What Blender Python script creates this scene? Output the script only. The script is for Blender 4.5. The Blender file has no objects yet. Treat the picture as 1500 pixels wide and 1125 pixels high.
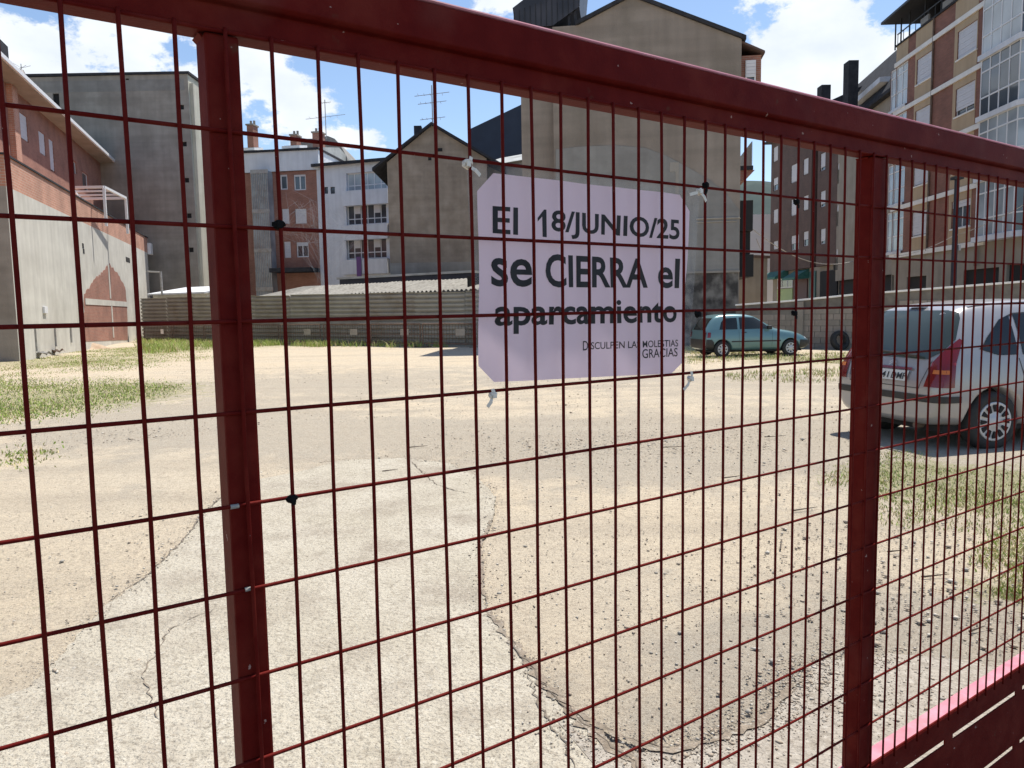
import bpy, bmesh, math, random
import numpy as np
from mathutils import Vector, Matrix
from mathutils.bvhtree import BVHTree
random.seed(7); rng = np.random.default_rng(7)
sc = bpy.context.scene
col = sc.collection
PI = math.pi

# ------------------------------------------------------------------ camera
F = 1130.08; PITCH = -0.0949; ROLL = -0.0178; CAMH = 1.5
cam_d = bpy.data.cameras.new('camera'); cam = bpy.data.objects.new('camera', cam_d); col.objects.link(cam)
fw = Vector((0, math.cos(PITCH), math.sin(PITCH))); r0 = Vector((1, 0, 0)); u0 = r0.cross(fw)
RR = math.cos(ROLL)*r0 + math.sin(ROLL)*u0; UU = -math.sin(ROLL)*r0 + math.cos(ROLL)*u0
m = Matrix.Identity(4)
for i in range(3): m[i][0] = RR[i]; m[i][1] = UU[i]; m[i][2] = -fw[i]
m[2][3] = CAMH
cam.matrix_world = m
cam_d.sensor_width = 36; cam_d.lens = F*36/1500; cam_d.clip_start = 0.05; cam_d.clip_end = 6000
sc.camera = cam

# ------------------------------------------------------------------ light
SUN_EL = math.radians(68); SUN_AZ = math.radians(42)      # azimuth clockwise from +Y (straight ahead)
sdir = Vector((math.sin(SUN_AZ)*math.cos(SUN_EL), math.cos(SUN_AZ)*math.cos(SUN_EL), math.sin(SUN_EL)))
w = bpy.data.worlds.new('World'); sc.world = w; w.use_nodes = True
nt = w.node_tree; N = nt.nodes; Lk = nt.links
for n in list(N): N.remove(n)
def nd(tree, t, **kw):
    n = tree.nodes.new(t)
    for k, v in kw.items(): setattr(n, k, v)
    return n
out = nd(nt, 'ShaderNodeOutputWorld'); bg = nd(nt, 'ShaderNodeBackground')
sky = nd(nt, 'ShaderNodeTexSky', sky_type='NISHITA', sun_disc=False, sun_elevation=SUN_EL, sun_rotation=SUN_AZ,
         altitude=500, air_density=1.0, dust_density=0.6, ozone_density=1.4)
tc = nd(nt, 'ShaderNodeTexCoord')
def vm(op, a=None, b=None, tree=None):
    n = nd(tree or nt, 'ShaderNodeVectorMath', operation=op)
    if a is not None: (tree or nt).links.new(a, n.inputs[0]) if hasattr(a, 'links') else setattr(n.inputs[0], 'default_value', a)
    if b is not None: (tree or nt).links.new(b, n.inputs[1]) if hasattr(b, 'links') else setattr(n.inputs[1], 'default_value', b)
    return n
def mt(tree, op, a, b=None, clamp=False):
    n = nd(tree, 'ShaderNodeMath', operation=op, use_clamp=clamp)
    for i, v in enumerate((a, b)):
        if v is None: continue
        if hasattr(v, 'links'): tree.links.new(v, n.inputs[i])
        else: n.inputs[i].default_value = v
    return n.outputs[0]
n1 = nd(nt, 'ShaderNodeTexNoise'); n1.inputs['Scale'].default_value = 12; n1.inputs['Detail'].default_value = 10; n1.inputs['Roughness'].default_value = .64
mp = nd(nt, 'ShaderNodeMapping'); mp.inputs['Scale'].default_value = (1, 1, 1.7)
Lk.new(tc.outputs['Generated'], mp.inputs['Vector']); Lk.new(mp.outputs[0], n1.inputs['Vector'])
def pray(x, y):
    return (fw + RR*((x-750)/F) - UU*((y-562.5)/F))
# cumulus banks that stand over the town (direction, angular size, weight)
acc = None
for (x, y, s, k) in [(120, 80, .13, .30), (270, 60, .08, .22), (400, 120, .055, .34), (515, 200, .045, .40), (440, 190, .035, .34), (725, 8, .05, .40),
                     (1150, 25, .05, .36), (1215, 70, .06, .36), (1265, 120, .06, .30), (1130, 110, .05, .30), (1190, 120, .05, .28), (60, 160, .1, .2), (930, -240, .15, .26), (300, -350, .25, .25), (1700, -100, .3, .3)]:
    dv = pray(x, y).normalized()
    dd = vm('DISTANCE', tc.outputs['Generated'], tuple(dv)).outputs['Value']
    g = mt(nt, 'DIVIDE', dd, s); g = mt(nt, 'MULTIPLY', g, g); g = mt(nt, 'MULTIPLY', g, -1.0); g = mt(nt, 'EXPONENT', g); g = mt(nt, 'MULTIPLY', g, k*.55)
    acc = g if acc is None else mt(nt, 'ADD', acc, g)
cl = mt(nt, 'ADD', n1.outputs['Fac'], acc)
cr = nd(nt, 'ShaderNodeMapRange'); cr.inputs[1].default_value = .655; cr.inputs[2].default_value = .755
cr.interpolation_type = 'SMOOTHSTEP'
Lk.new(cl, cr.inputs[0])
n2 = nd(nt, 'ShaderNodeTexNoise'); n2.inputs['Scale'].default_value = 14; n2.inputs['Detail'].default_value = 5
Lk.new(mp.outputs[0], n2.inputs['Vector'])
cc = nd(nt, 'ShaderNodeMix', data_type='RGBA'); cc.inputs[6].default_value = (4.0, 4.5, 5.1, 1); cc.inputs[7].default_value = (7.2, 7.25, 7.3, 1)
Lk.new(n2.outputs['Fac'], cc.inputs[0])
mx = nd(nt, 'ShaderNodeMix', data_type='RGBA')
Lk.new(mt(nt, 'MULTIPLY', cr.outputs[0], .92), mx.inputs[0]); Lk.new(sky.outputs[0], mx.inputs[6]); Lk.new(cc.outputs[2], mx.inputs[7])
Lk.new(mx.outputs[2], bg.inputs[0]); bg.inputs[1].default_value = 0.115; Lk.new(bg.outputs[0], out.inputs[0])
sl = bpy.data.lights.new('sun', 'SUN'); sl.energy = 4.2; sl.angle = math.radians(.53); sl.color = (1, .95, .87)
so = bpy.data.objects.new('sun', sl); col.objects.link(so); so.rotation_euler = (-sdir).to_track_quat('-Z', 'Y').to_euler(); so.location = (0, 0, 30)
sc.view_settings.view_transform = 'Standard'; sc.view_settings.look = 'None'; sc.view_settings.gamma = 1
sc.view_settings.exposure = 0.62; sc.view_settings.use_curve_mapping = False
sc.render.engine = 'CYCLES'

# ------------------------------------------------------------------ picture to place helpers
def G(x, y, z=0.0):                     # ground point seen at a pixel
    d = pray(x, y); t = (z-CAMH)/d.z; return Vector((d.x*t, d.y*t, z))
def P(x, y, v):                         # point at depth v
    d = pray(x, y); t = v/d.y; return Vector((d.x*t, v, CAMH+d.z*t))
def hit(x, y, a, ux):                   # on vertical plane through a along unit ux -> (s, z)
    d = pray(x, y); n = Vector((-ux.y, ux.x)); t = (a.x*n.x+a.y*n.y)/(d.x*n.x+d.y*n.y)
    p = Vector((d.x*t-a.x, d.y*t-a.y)); return p.dot(ux), CAMH+d.z*t

# ------------------------------------------------------------------ materials
MATS = {}
def mat(name, c1, c2=None, rough=.8, scale=4, detail=6, bump=0, bscale=None, metal=0, spec=.5, streak=0, bands=0, dirt=None, dirtscale=.6, coat=0, contrast=(.35, .65), coords='Object'):
    if name in MATS: return MATS[name]
    M = bpy.data.materials.new(name); M.use_nodes = True; t = M.node_tree; b = t.nodes['Principled BSDF']
    b.inputs['Roughness'].default_value = rough; b.inputs['Metallic'].default_value = metal; b.inputs['Specular IOR Level'].default_value = spec
    if coat: b.inputs['Coat Weight'].default_value = coat; b.inputs['Coat Roughness'].default_value = .08
    b.inputs['Base Color'].default_value = (*c1, 1)
    if c2 or bump or streak or dirt:
        co = nd(t, 'ShaderNodeTexCoord').outputs[coords]
        last = None
        if c2:
            n = nd(t, 'ShaderNodeTexNoise'); n.inputs['Scale'].default_value = scale; n.inputs['Detail'].default_value = detail; t.links.new(co, n.inputs['Vector'])
            r = nd(t, 'ShaderNodeMapRange'); r.inputs[1].default_value = contrast[0]; r.inputs[2].default_value = contrast[1]; t.links.new(n.outputs['Fac'], r.inputs[0])
            x = nd(t, 'ShaderNodeMix', data_type='RGBA'); x.inputs[6].default_value = (*c1, 1); x.inputs[7].default_value = (*c2, 1); t.links.new(r.outputs[0], x.inputs[0]); last = x.outputs[2]
        if streak:
            mp = nd(t, 'ShaderNodeMapping'); mp.inputs['Scale'].default_value = (2.2, 2.2, .12); t.links.new(co, mp.inputs[0])
            n = nd(t, 'ShaderNodeTexNoise'); n.inputs['Scale'].default_value = 1.6; n.inputs['Detail'].default_value = 5; t.links.new(mp.outputs[0], n.inputs['Vector'])
            r = nd(t, 'ShaderNodeMapRange'); r.inputs[1].default_value = .42; r.inputs[2].default_value = .72; r.inputs[3].default_value = 1; r.inputs[4].default_value = 1-streak; t.links.new(n.outputs['Fac'], r.inputs[0])
            x = nd(t, 'ShaderNodeVectorMath', operation='SCALE')
            if last: t.links.new(last, x.inputs[0])
            else: x.inputs[0].default_value = c1
            t.links.new(r.outputs[0], x.inputs['Scale']); last = x.outputs[0]
        if bands and last:
            mp = nd(t, 'ShaderNodeMapping'); mp.inputs['Scale'].default_value = (.07, .07, 1.4); t.links.new(co, mp.inputs[0])
            n = nd(t, 'ShaderNodeTexNoise'); n.inputs['Scale'].default_value = 1.5; n.inputs['Detail'].default_value = 3; t.links.new(mp.outputs[0], n.inputs['Vector'])
            r = nd(t, 'ShaderNodeMapRange'); r.inputs[1].default_value = .42; r.inputs[2].default_value = .60; r.inputs[3].default_value = 1+bands*.3; r.inputs[4].default_value = 1-bands; t.links.new(n.outputs['Fac'], r.inputs[0])
            x = nd(t, 'ShaderNodeVectorMath', operation='SCALE'); t.links.new(last, x.inputs[0]); t.links.new(r.outputs[0], x.inputs['Scale']); last = x.outputs[0]
        if dirt:
            n = nd(t, 'ShaderNodeTexNoise'); n.inputs['Scale'].default_value = dirtscale; n.inputs['Detail'].default_value = 8; n.inputs['Roughness'].default_value = .65; t.links.new(co, n.inputs['Vector'])
            r = nd(t, 'ShaderNodeMapRange'); r.inputs[1].default_value = .48; r.inputs[2].default_value = .68; r.inputs[4].default_value = .8; t.links.new(n.outputs['Fac'], r.inputs[0])
            x = nd(t, 'ShaderNodeMix', data_type='RGBA'); x.inputs[7].default_value = (*dirt, 1); t.links.new(r.outputs[0], x.inputs[0])
            if last: t.links.new(last, x.inputs[6])
            else: x.inputs[6].default_value = (*c1, 1)
            last = x.outputs[2]
        if last: t.links.new(last, b.inputs['Base Color'])
        if bump:
            n = nd(t, 'ShaderNodeTexNoise'); n.inputs['Scale'].default_value = bscale or scale*6; n.inputs['Detail'].default_value = 6; t.links.new(co, n.inputs['Vector'])
            bp = nd(t, 'ShaderNodeBump'); bp.inputs['Strength'].default_value = min(1, bump); bp.inputs['Distance'].default_value = .02; t.links.new(n.outputs['Fac'], bp.inputs['Height']); t.links.new(bp.outputs[0], b.inputs['Normal'])
    MATS[name] = M; return M
def brickmat(name, c1, c2, mortar, w=.25, h=.07, ms=.012, rough=.85):
    M = bpy.data.materials.new(name); M.use_nodes = True; t = M.node_tree; b = t.nodes['Principled BSDF']; b.inputs['Roughness'].default_value = rough
    co = nd(t, 'ShaderNodeTexCoord').outputs['Object']; s = nd(t, 'ShaderNodeSeparateXYZ'); t.links.new(co, s.inputs[0])
    a = mt(t, 'ADD', s.outputs[0], s.outputs[1]); c = nd(t, 'ShaderNodeCombineXYZ'); t.links.new(a, c.inputs[0]); t.links.new(s.outputs[2], c.inputs[1])
    k = nd(t, 'ShaderNodeTexBrick'); k.inputs['Color1'].default_value = (*c1, 1); k.inputs['Color2'].default_value = (*c2, 1); k.inputs['Mortar'].default_value = (*mortar, 1)
    k.inputs['Scale'].default_value = 1; k.inputs['Mortar Size'].default_value = ms; k.inputs['Brick Width'].default_value = w; k.inputs['Row Height'].default_value = h
    t.links.new(c.outputs[0], k.inputs['Vector'])
    n = nd(t, 'ShaderNodeTexNoise'); n.inputs['Scale'].default_value = .9; n.inputs['Detail'].default_value = 7; t.links.new(co, n.inputs['Vector'])
    r = nd(t, 'ShaderNodeMapRange'); r.inputs[1].default_value = .3; r.inputs[2].default_value = .7; r.inputs[3].default_value = .75; r.inputs[4].default_value = 1.15; t.links.new(n.outputs['Fac'], r.inputs[0])
    x = nd(t, 'ShaderNodeVectorMath', operation='SCALE'); t.links.new(k.outputs['Color'], x.inputs[0]); t.links.new(r.outputs[0], x.inputs['Scale']); t.links.new(x.outputs[0], b.inputs['Base Color'])
    MATS[name] = M; return M
def glassmat(name, c, rough=.06, spec=.8):
    return mat(name, c, tuple(v*1.8+.01 for v in c), rough=rough, spec=spec, scale=.7, detail=2)

m_red = mat('gate_paint', (.100, .0062, .0048), (.122, .009, .0065), rough=.55, scale=30, bump=.06, bscale=260, dirt=(.16, .022, .014), dirtscale=9, spec=.05)
def chips(M):
    t = M.node_tree; b = t.nodes['Principled BSDF']; src = b.inputs['Base Color'].links[0].from_socket; co = nd(t, 'ShaderNodeTexCoord').outputs['Object']
    for (sc_, a, c, colr, k) in ((70, .73, .745, (.40, .26, .22), .9), (26, .70, .76, (.10, .035, .02), .8), (7, .60, .75, (.17, .045, .035), .4)):
        n = nd(t, 'ShaderNodeTexNoise'); n.inputs['Scale'].default_value = sc_; n.inputs['Detail'].default_value = 3; t.links.new(co, n.inputs['Vector'])
        r = nd(t, 'ShaderNodeMapRange'); r.inputs[1].default_value = a; r.inputs[2].default_value = c; r.inputs[4].default_value = k; t.links.new(n.outputs['Fac'], r.inputs[0])
        x = nd(t, 'ShaderNodeMix', data_type='RGBA'); t.links.new(r.outputs[0], x.inputs[0]); t.links.new(src, x.inputs[6]); x.inputs[7].default_value = (*colr, 1); src = x.outputs[2]
    t.links.new(src, b.inputs['Base Color'])
chips(m_red)
m_redpale = mat('gate_paint_sunlit_faded', (.50, .15, .20), (.58, .25, .30), rough=.6, scale=20, dirt=(.42, .17, .19), dirtscale=16)  # sun glare put into the pale pink, along with fading and dust
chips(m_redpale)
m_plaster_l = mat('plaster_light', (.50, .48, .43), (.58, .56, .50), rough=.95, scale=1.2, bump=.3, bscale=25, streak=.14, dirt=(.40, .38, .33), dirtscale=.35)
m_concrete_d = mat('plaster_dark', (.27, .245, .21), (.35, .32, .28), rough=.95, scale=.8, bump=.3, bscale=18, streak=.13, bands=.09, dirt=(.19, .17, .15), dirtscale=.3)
m_concrete_m = mat('render_grey_brown', (.24, .20, .165), (.30, .255, .215), rough=.95, scale=.6, bump=.3, bscale=18, streak=.13, bands=.10, dirt=(.165, .14, .11), dirtscale=.28)
m_concrete_b = mat('render_brown', (.28, .225, .17), (.37, .305, .24), rough=.95, scale=1.1, bump=.3, bscale=18, streak=.13, bands=.10, dirt=(.19, .15, .115), dirtscale=.5)
m_patch = mat('render_grey_patch', (.225, .215, .20), (.28, .27, .25), rough=.95, scale=.9, bump=.3, bscale=18, streak=.13, bands=.09, dirt=(.185, .17, .155))
m_lightside = mat('plaster_sunlit_side', (.46, .44, .36), (.52, .50, .42), rough=.95, scale=1, bump=.2, bscale=18, streak=.15)  # side of the grey block: grazing sunlight put into a paler colour
m_beige = mat('plaster_beige', (.27, .235, .19), (.33, .29, .24), rough=.95, scale=1, bump=.2, bscale=18, streak=.1)
m_white = mat('plaster_white', (.60, .62, .66), (.68, .70, .74), rough=.9, scale=1, bump=.1, bscale=18, streak=.12)
m_ochre = mat('plaster_ochre', (.43, .315, .20), (.48, .36, .235), rough=.9, scale=1, bump=.1, bscale=18, streak=.1)
m_brick_r = brickmat('brick_red', (.27, .10, .065), (.34, .14, .095), (.30, .20, .16))
m_brick_o = brickmat('brick_orange', (.42, .185, .12), (.50, .24, .16), (.46, .35, .28), .28, .1, .012)
m_brick_d = brickmat('brick_brown', (.10, .058, .048), (.13, .072, .058), (.10, .07, .06))
m_brick_t = brickmat('brick_tall', (.22, .085, .055), (.28, .11, .075), (.20, .11, .08))
m_slate = mat('slate', (.030, .031, .036), (.048, .049, .055), rough=.95, spec=.15, scale=3, bump=.3, bscale=20)
m_navy = mat('navy_cladding', (.012, .018, .035), (.018, .026, .048), rough=.6, scale=1)
m_darkclad = mat('dark_cladding', (.018, .018, .024), (.045, .043, .052), rough=.45, scale=1.2)
m_roofg = mat('roof_sheet_grey', (.34, .35, .34), (.44, .45, .43), rough=.8, scale=2, dirt=(.24, .24, .22))
m_frame = mat('window_white', (.68, .68, .69), rough=.5)
m_shut = mat('roller_shutter', (.56, .55, .57), (.62, .61, .63), rough=.6, scale=1)
m_glass = glassmat('window_glass', (.045, .055, .065))
m_glassl = glassmat('gallery_glass', (.24, .27, .29), .12)
m_dark = mat('dark_opening', (.015, .014, .014), rough=.9)
m_black = mat('black_plastic', (.014, .014, .015), (.025, .025, .026), rough=.55, scale=8)
m_metalg = mat('galvanised', (.33, .32, .31), (.42, .41, .39), rough=.55, scale=6, metal=.3, dirt=(.26, .20, .15), dirtscale=2)
m_fence = mat('grey_green_sheet', (.25, .25, .225), (.31, .31, .28), rough=.6, scale=1, dirt=(.20, .19, .16), dirtscale=.7, metal=.1)
m_rust = mat('rusty_steel', (.12, .075, .055), (.18, .13, .10), rough=.85, scale=5)
m_fibro = mat('fibre_cement', (.30, .28, .245), (.38, .36, .315), rough=.95, scale=5, bump=.3, dirt=(.19, .175, .15), dirtscale=3)
m_coping = mat('coping_stone', (.72, .69, .64), (.80, .77, .72), rough=.9, scale=3, bump=.2)
m_block = mat('concrete_block', (.25, .21, .175), (.33, .285, .24), rough=.95, scale=2.5, bump=.5, bscale=40, coords='Object', dirt=(.22, .195, .165), dirtscale=1.3)
m_mortar = mat('mortar', (.13, .115, .10), (.20, .18, .15), rough=.95, scale=3, dirt=(.12, .11, .095), dirtscale=1.2)
m_rubber = mat('rubber', (.018, .018, .018), (.03, .03, .029), rough=.8, scale=12)
m_tie = mat('cable_tie_nylon', (.72, .66, .56), (.80, .74, .64), rough=.5, scale=40)
m_tape = mat('tie_black', (.010, .010, .010), rough=.9, spec=.1)
m_silver = mat('car_silver', (.345, .33, .325), rough=.32, metal=.25, spec=.6, coat=.6)
m_teal = mat('car_teal', (.12, .22, .235), rough=.3, metal=.3, coat=.6)
m_cover = mat('wheel_cover', (.50, .50, .50), rough=.45, metal=.3)
m_carglass = glassmat('car_glass', (.035, .046, .042), .10, .5)
m_redlamp = mat('tail_lamp', (.17, .005, .006), rough=.15, coat=.5)
m_orange = mat('indicator_lens', (.60, .16, .03), rough=.2)
m_plate = mat('plate_reflective', (.66, .64, .58), rough=.5)
m_green = mat('awning_green', (.03, .13, .11), (.05, .17, .14), rough=.8, scale=4)
m_lime = mat('lime_panel', (.42, .52, .26), rough=.8)
m_hill = mat('wooded_hill', (.018, .035, .032), (.04, .062, .052), rough=1, scale=.02, detail=10)
m_asphalt = mat('street_paving', (.055, .053, .05), (.08, .078, .072), rough=.95, scale=3, bump=.4, bscale=60)

# ------------------------------------------------------------------ mesh helpers
class MB:
    def __init__(s): s.v = []; s.f = []; s.m = []; s.cur = 0
    def quad(s, *p):
        i = len(s.v); s.v += [tuple(q) for q in p]; s.f.append(tuple(range(i, i+len(p)))); s.m.append(s.cur)
    def box(s, x0, x1, y0, y1, z0, z1):
        i = len(s.v)
        s.v += [(x0, y0, z0), (x1, y0, z0), (x1, y1, z0), (x0, y1, z0), (x0, y0, z1), (x1, y0, z1), (x1, y1, z1), (x0, y1, z1)]
        for q in ((0, 3, 2, 1), (4, 5, 6, 7), (0, 1, 5, 4), (1, 2, 6, 5), (2, 3, 7, 6), (3, 0, 4, 7)):
            s.f.append(tuple(i+k for k in q)); s.m.append(s.cur)
        return s
    def bar(s, a, b, r=.01, n=6, r2=None, caps=True):
        a = Vector(a); b = Vector(b); d = (b-a).normalized(); u = d.orthogonal().normalized(); w_ = d.cross(u); i = len(s.v)
        r2 = r if r2 is None else r2
        for p, q in ((a, r), (b, r2)):
            for k in range(n):
                t = 2*PI*k/n; s.v.append(tuple(p+u*math.cos(t)*q+w_*math.sin(t)*q))
        for k in range(n): s.f.append((i+k, i+(k+1) % n, i+n+(k+1) % n, i+n+k)); s.m.append(s.cur)
        if caps: s.f.append(tuple(i+n-1-k for k in range(n))); s.m.append(s.cur); s.f.append(tuple(i+n+k for k in range(n))); s.m.append(s.cur)
        return s
    def prism(s, poly, y0, y1, ax='y'):           # polygon in (x,z) extruded along y
        i = len(s.v); n = len(poly)
        for y in (y0, y1):
            for (a, b) in poly: s.v.append((a, y, b) if ax == 'y' else ((y, a, b) if ax == 'x' else (a, b, y)))
        s.f.append(tuple(range(i, i+n))); s.f.append(tuple(reversed(range(i+n, i+2*n)))); s.m += [s.cur]*2
        for k in range(n): s.f.append((i+k, i+n+k, i+n+(k+1) % n, i+(k+1) % n)); s.m.append(s.cur)
        return s
    def mesh(s, name):
        me = bpy.data.meshes.new(name); me.from_pydata(s.v, [], s.f); me.validate(); me.update()
        return me
    def build(s, name, mats, parent=None, smooth=False, label=None, bevel=0):
        me = s.mesh(name)
        bm = bmesh.new(); bm.from_mesh(me); bmesh.ops.recalc_face_normals(bm, faces=bm.faces)
        bm.to_mesh(me); bm.free()
        mats = mats if isinstance(mats, (list, tuple)) else [mats]
        for q in mats: me.materials.append(q)
        if len(mats) > 1: me.polygons.foreach_set('material_index', s.m)
        if smooth: me.polygons.foreach_set('use_smooth', [True]*len(me.polygons))
        o = bpy.data.objects.new(name, me); col.objects.link(o)
        if parent is not None: o.parent = parent
        if label: o['label'] = label
        if bevel:
            b = o.modifiers.new('bevel', 'BEVEL'); b.width = bevel; b.segments = 2; b.limit_method = 'ANGLE'
        return o
def tag(o, label, cat, group=None):
    o['label'] = label; o['category'] = cat
    if group: o['group'] = group
    return o
def empty(name, loc, rz, label, cat, group=None):
    o = bpy.data.objects.new(name, None); col.objects.link(o); o.location = loc; o.rotation_euler = (0, 0, rz); o.empty_display_size = .2
    return tag(o, label, cat, group)
def link(name, me, parent, loc=(0, 0, 0), rot=(0, 0, 0), scale=(1, 1, 1)):
    o = bpy.data.objects.new(name, me); col.objects.link(o); o.parent = parent; o.location = loc; o.rotation_euler = rot; o.scale = scale; return o
def struct(o): o['kind'] = 'structure'; return o
def stuff(o): o['kind'] = 'stuff'; return o
def bulk(name, V, Fc, mats, midx=None, colors=None):
    me = bpy.data.meshes.new(name); V = np.asarray(V, np.float32); Fc = np.asarray(Fc, np.int32)
    k = Fc.shape[1]; me.vertices.add(len(V)); me.vertices.foreach_set('co', V.ravel()); me.loops.add(Fc.size); me.loops.foreach_set('vertex_index', Fc.ravel())
    me.polygons.add(len(Fc)); me.polygons.foreach_set('loop_start', np.arange(0, Fc.size, k, dtype=np.int32)); me.polygons.foreach_set('loop_total', np.full(len(Fc), k, np.int32))
    if midx is not None: me.polygons.foreach_set('material_index', np.asarray(midx, np.int32))
    for q in mats: me.materials.append(q)
    me.update(calc_edges=True); me.validate()
    o = bpy.data.objects.new(name, me); col.objects.link(o); return o

# ------------------------------------------------------------------ ground
def ground_material():
    M = bpy.data.materials.new('compacted_sand'); M.use_nodes = True; t = M.node_tree; b = t.nodes['Principled BSDF']; b.inputs['Roughness'].default_value = 1; b.inputs['Specular IOR Level'].default_value = .1
    co = nd(t, 'ShaderNodeTexCoord').outputs['Object']
    def noise(s, d, r=.6):
        n = nd(t, 'ShaderNodeTexNoise'); n.inputs['Scale'].default_value = s; n.inputs['Detail'].default_value = d; n.inputs['Roughness'].default_value = r; t.links.new(co, n.inputs['Vector']); return n.outputs['Fac']
    def rng_(f, a, c, lo=0, hi=1):
        r = nd(t, 'ShaderNodeMapRange'); r.inputs[1].default_value = a; r.inputs[2].default_value = c; r.inputs[3].default_value = lo; r.inputs[4].default_value = hi; t.links.new(f, r.inputs[0]); return r.outputs[0]
    def mix(f, a, c):
        x = nd(t, 'ShaderNodeMix', data_type='RGBA')
        t.links.new(f, x.inputs[0]) if hasattr(f, 'links') else setattr(x.inputs[0], 'default_value', f)
        for i, v in ((6, a), (7, c)):
            t.links.new(v, x.inputs[i]) if hasattr(v, 'links') else setattr(x.inputs[i], 'default_value', (*v, 1))
        return x.outputs[2]
    sand = mix(rng_(noise(.35, 5), .35, .65), (.60, .50, .36), (.55, .475, .36))
    # patches of grey gravel worn through the sand: each centred somewhere on the lot
    acc = None
    for (x, y, rx, k) in [(480, 640, 1.6, .36), (230, 620, 2.2, .34), (980, 640, 2.0, .34), (850, 655, 1.5, .30), (1130, 560, 3.5, .25), (450, 560, 4.0, .2), (1150, 1060, .8, .26), (1400, 960, 1.0, .3), (1250, 640, 1.5, .22), (600, 560, 5, .1), (1380, 660, 2, .2)]:
        g = G(x, y)
        s = nd(t, 'ShaderNodeVectorMath', operation='DISTANCE'); t.links.new(co, s.inputs[0]); s.inputs[1].default_value = tuple(g)
        d = mt(t, 'DIVIDE', s.outputs['Value'], rx); d = mt(t, 'MULTIPLY', d, d); d = mt(t, 'EXPONENT', mt(t, 'MULTIPLY', d, -1.0)); d = mt(t, 'MULTIPLY', d, k)
        acc = d if acc is None else mt(t, 'ADD', acc, d)
    f = rng_(mt(t, 'ADD', noise(1.3, 10, .75), acc), .57, .72, 0, .65)
    c = mix(f, sand, mix(noise(60, 3), (.22, .20, .165), (.45, .41, .345)))
    # wheel-worn streaks running across the lot
    mp = nd(t, 'ShaderNodeMapping'); mp.inputs['Scale'].default_value = (.12, 1.1, 1); mp.inputs['Rotation'].default_value = (0, 0, .12); t.links.new(co, mp.inputs[0])
    n = nd(t, 'ShaderNodeTexNoise'); n.inputs['Scale'].default_value = 1.2; n.inputs['Detail'].default_value = 7; t.links.new(mp.outputs[0], n.inputs['Vector'])
    c = mix(rng_(n.outputs['Fac'], .5, .68, 0, .4), c, (.33, .285, .225))
    c = mix(rng_(noise(7, 10, .72), .45, .66, 0, .4), c, (.42, .35, .265))
    c = mix(rng_(noise(13, 10, .75), .52, .62, 0, .4), c, (.52, .45, .35))
    # low matted growth where the grass stands
    gac = None
    for (x, y, rx, k) in [(100, 530, 4.5, .26), (230, 512, 4, .22), (60, 590, 2.6, .28), (150, 570, 2.5, .22), (1100, 520, 2.5, .2), (1400, 710, .8, .26), (1480, 720, .9, .28), (1310, 690, .5, .2), (1490, 870, .3, .3), (450, 503, 6, .2), (1200, 530, 2.5, .2)]:
        g = G(x, y)
        s = nd(t, 'ShaderNodeVectorMath', operation='DISTANCE'); t.links.new(co, s.inputs[0]); s.inputs[1].default_value = tuple(g)
        d = mt(t, 'DIVIDE', s.outputs['Value'], rx); d = mt(t, 'MULTIPLY', d, d); d = mt(t, 'EXPONENT', mt(t, 'MULTIPLY', d, -1.0)); d = mt(t, 'MULTIPLY', d, k)
        gac = d if gac is None else mt(t, 'ADD', gac, d)
    c = mix(rng_(mt(t, 'ADD', noise(5, 9, .75), gac), .64, .74, 0, .8), c, mix(noise(40, 3), (.19, .20, .085), (.36, .33, .18)))
    # fine grit
    c = mix(rng_(noise(28, 8, .8), .50, .64, 0, .6), c, (.31, .25, .185))
    c = mix(rng_(noise(75, 4, .6), .54, .66, 0, .6), c, (.22, .18, .14))
    c = mix(rng_(noise(170, 2, .5), .60, .70, 0, .8), c, (.13, .11, .09))
    c = mix(rng_(noise(120, 2, .5), .62, .72, 0, .6), c, (.66, .60, .50))
    t.links.new(c, b.inputs['Base Color'])
    bp = nd(t, 'ShaderNodeBump'); bp.inputs['Strength'].default_value = .8; bp.inputs['Distance'].default_value = .03
    t.links.new(mt(t, 'ADD', noise(45, 8, .75), mt(t, 'MULTIPLY', noise(4, 5), 2.0)), bp.inputs['Height']); t.links.new(bp.outputs[0], b.inputs['Normal'])
    return M
m_ground = ground_material()
g = MB(); gx = [-3000, -400, -80] + list(np.arange(-40, 41, 1.0)) + [80, 400, 3000]; gy = [-600, -60] + list(np.arange(-6, 60, 1.0)) + [120, 600, 4000]
def gz(x, y):
    if abs(x) > 40 or y > 60 or y < 2.5: return 0
    return .035*math.sin(x*.7+1.3*math.sin(y*.31))*math.sin(y*.53+.4) * min(1, (y-2.5)/5)
for x in gx:
    for y in gy: g.v.append((x, y, gz(x, y)-.004))
ny = len(gy)
for i in range(len(gx)-1):
    for j in range(ny-1): g.f.append((i*ny+j, (i+1)*ny+j, (i+1)*ny+j+1, i*ny+j+1)); g.m.append(0)
o = struct(g.build('ground', m_ground, smooth=True))

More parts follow.
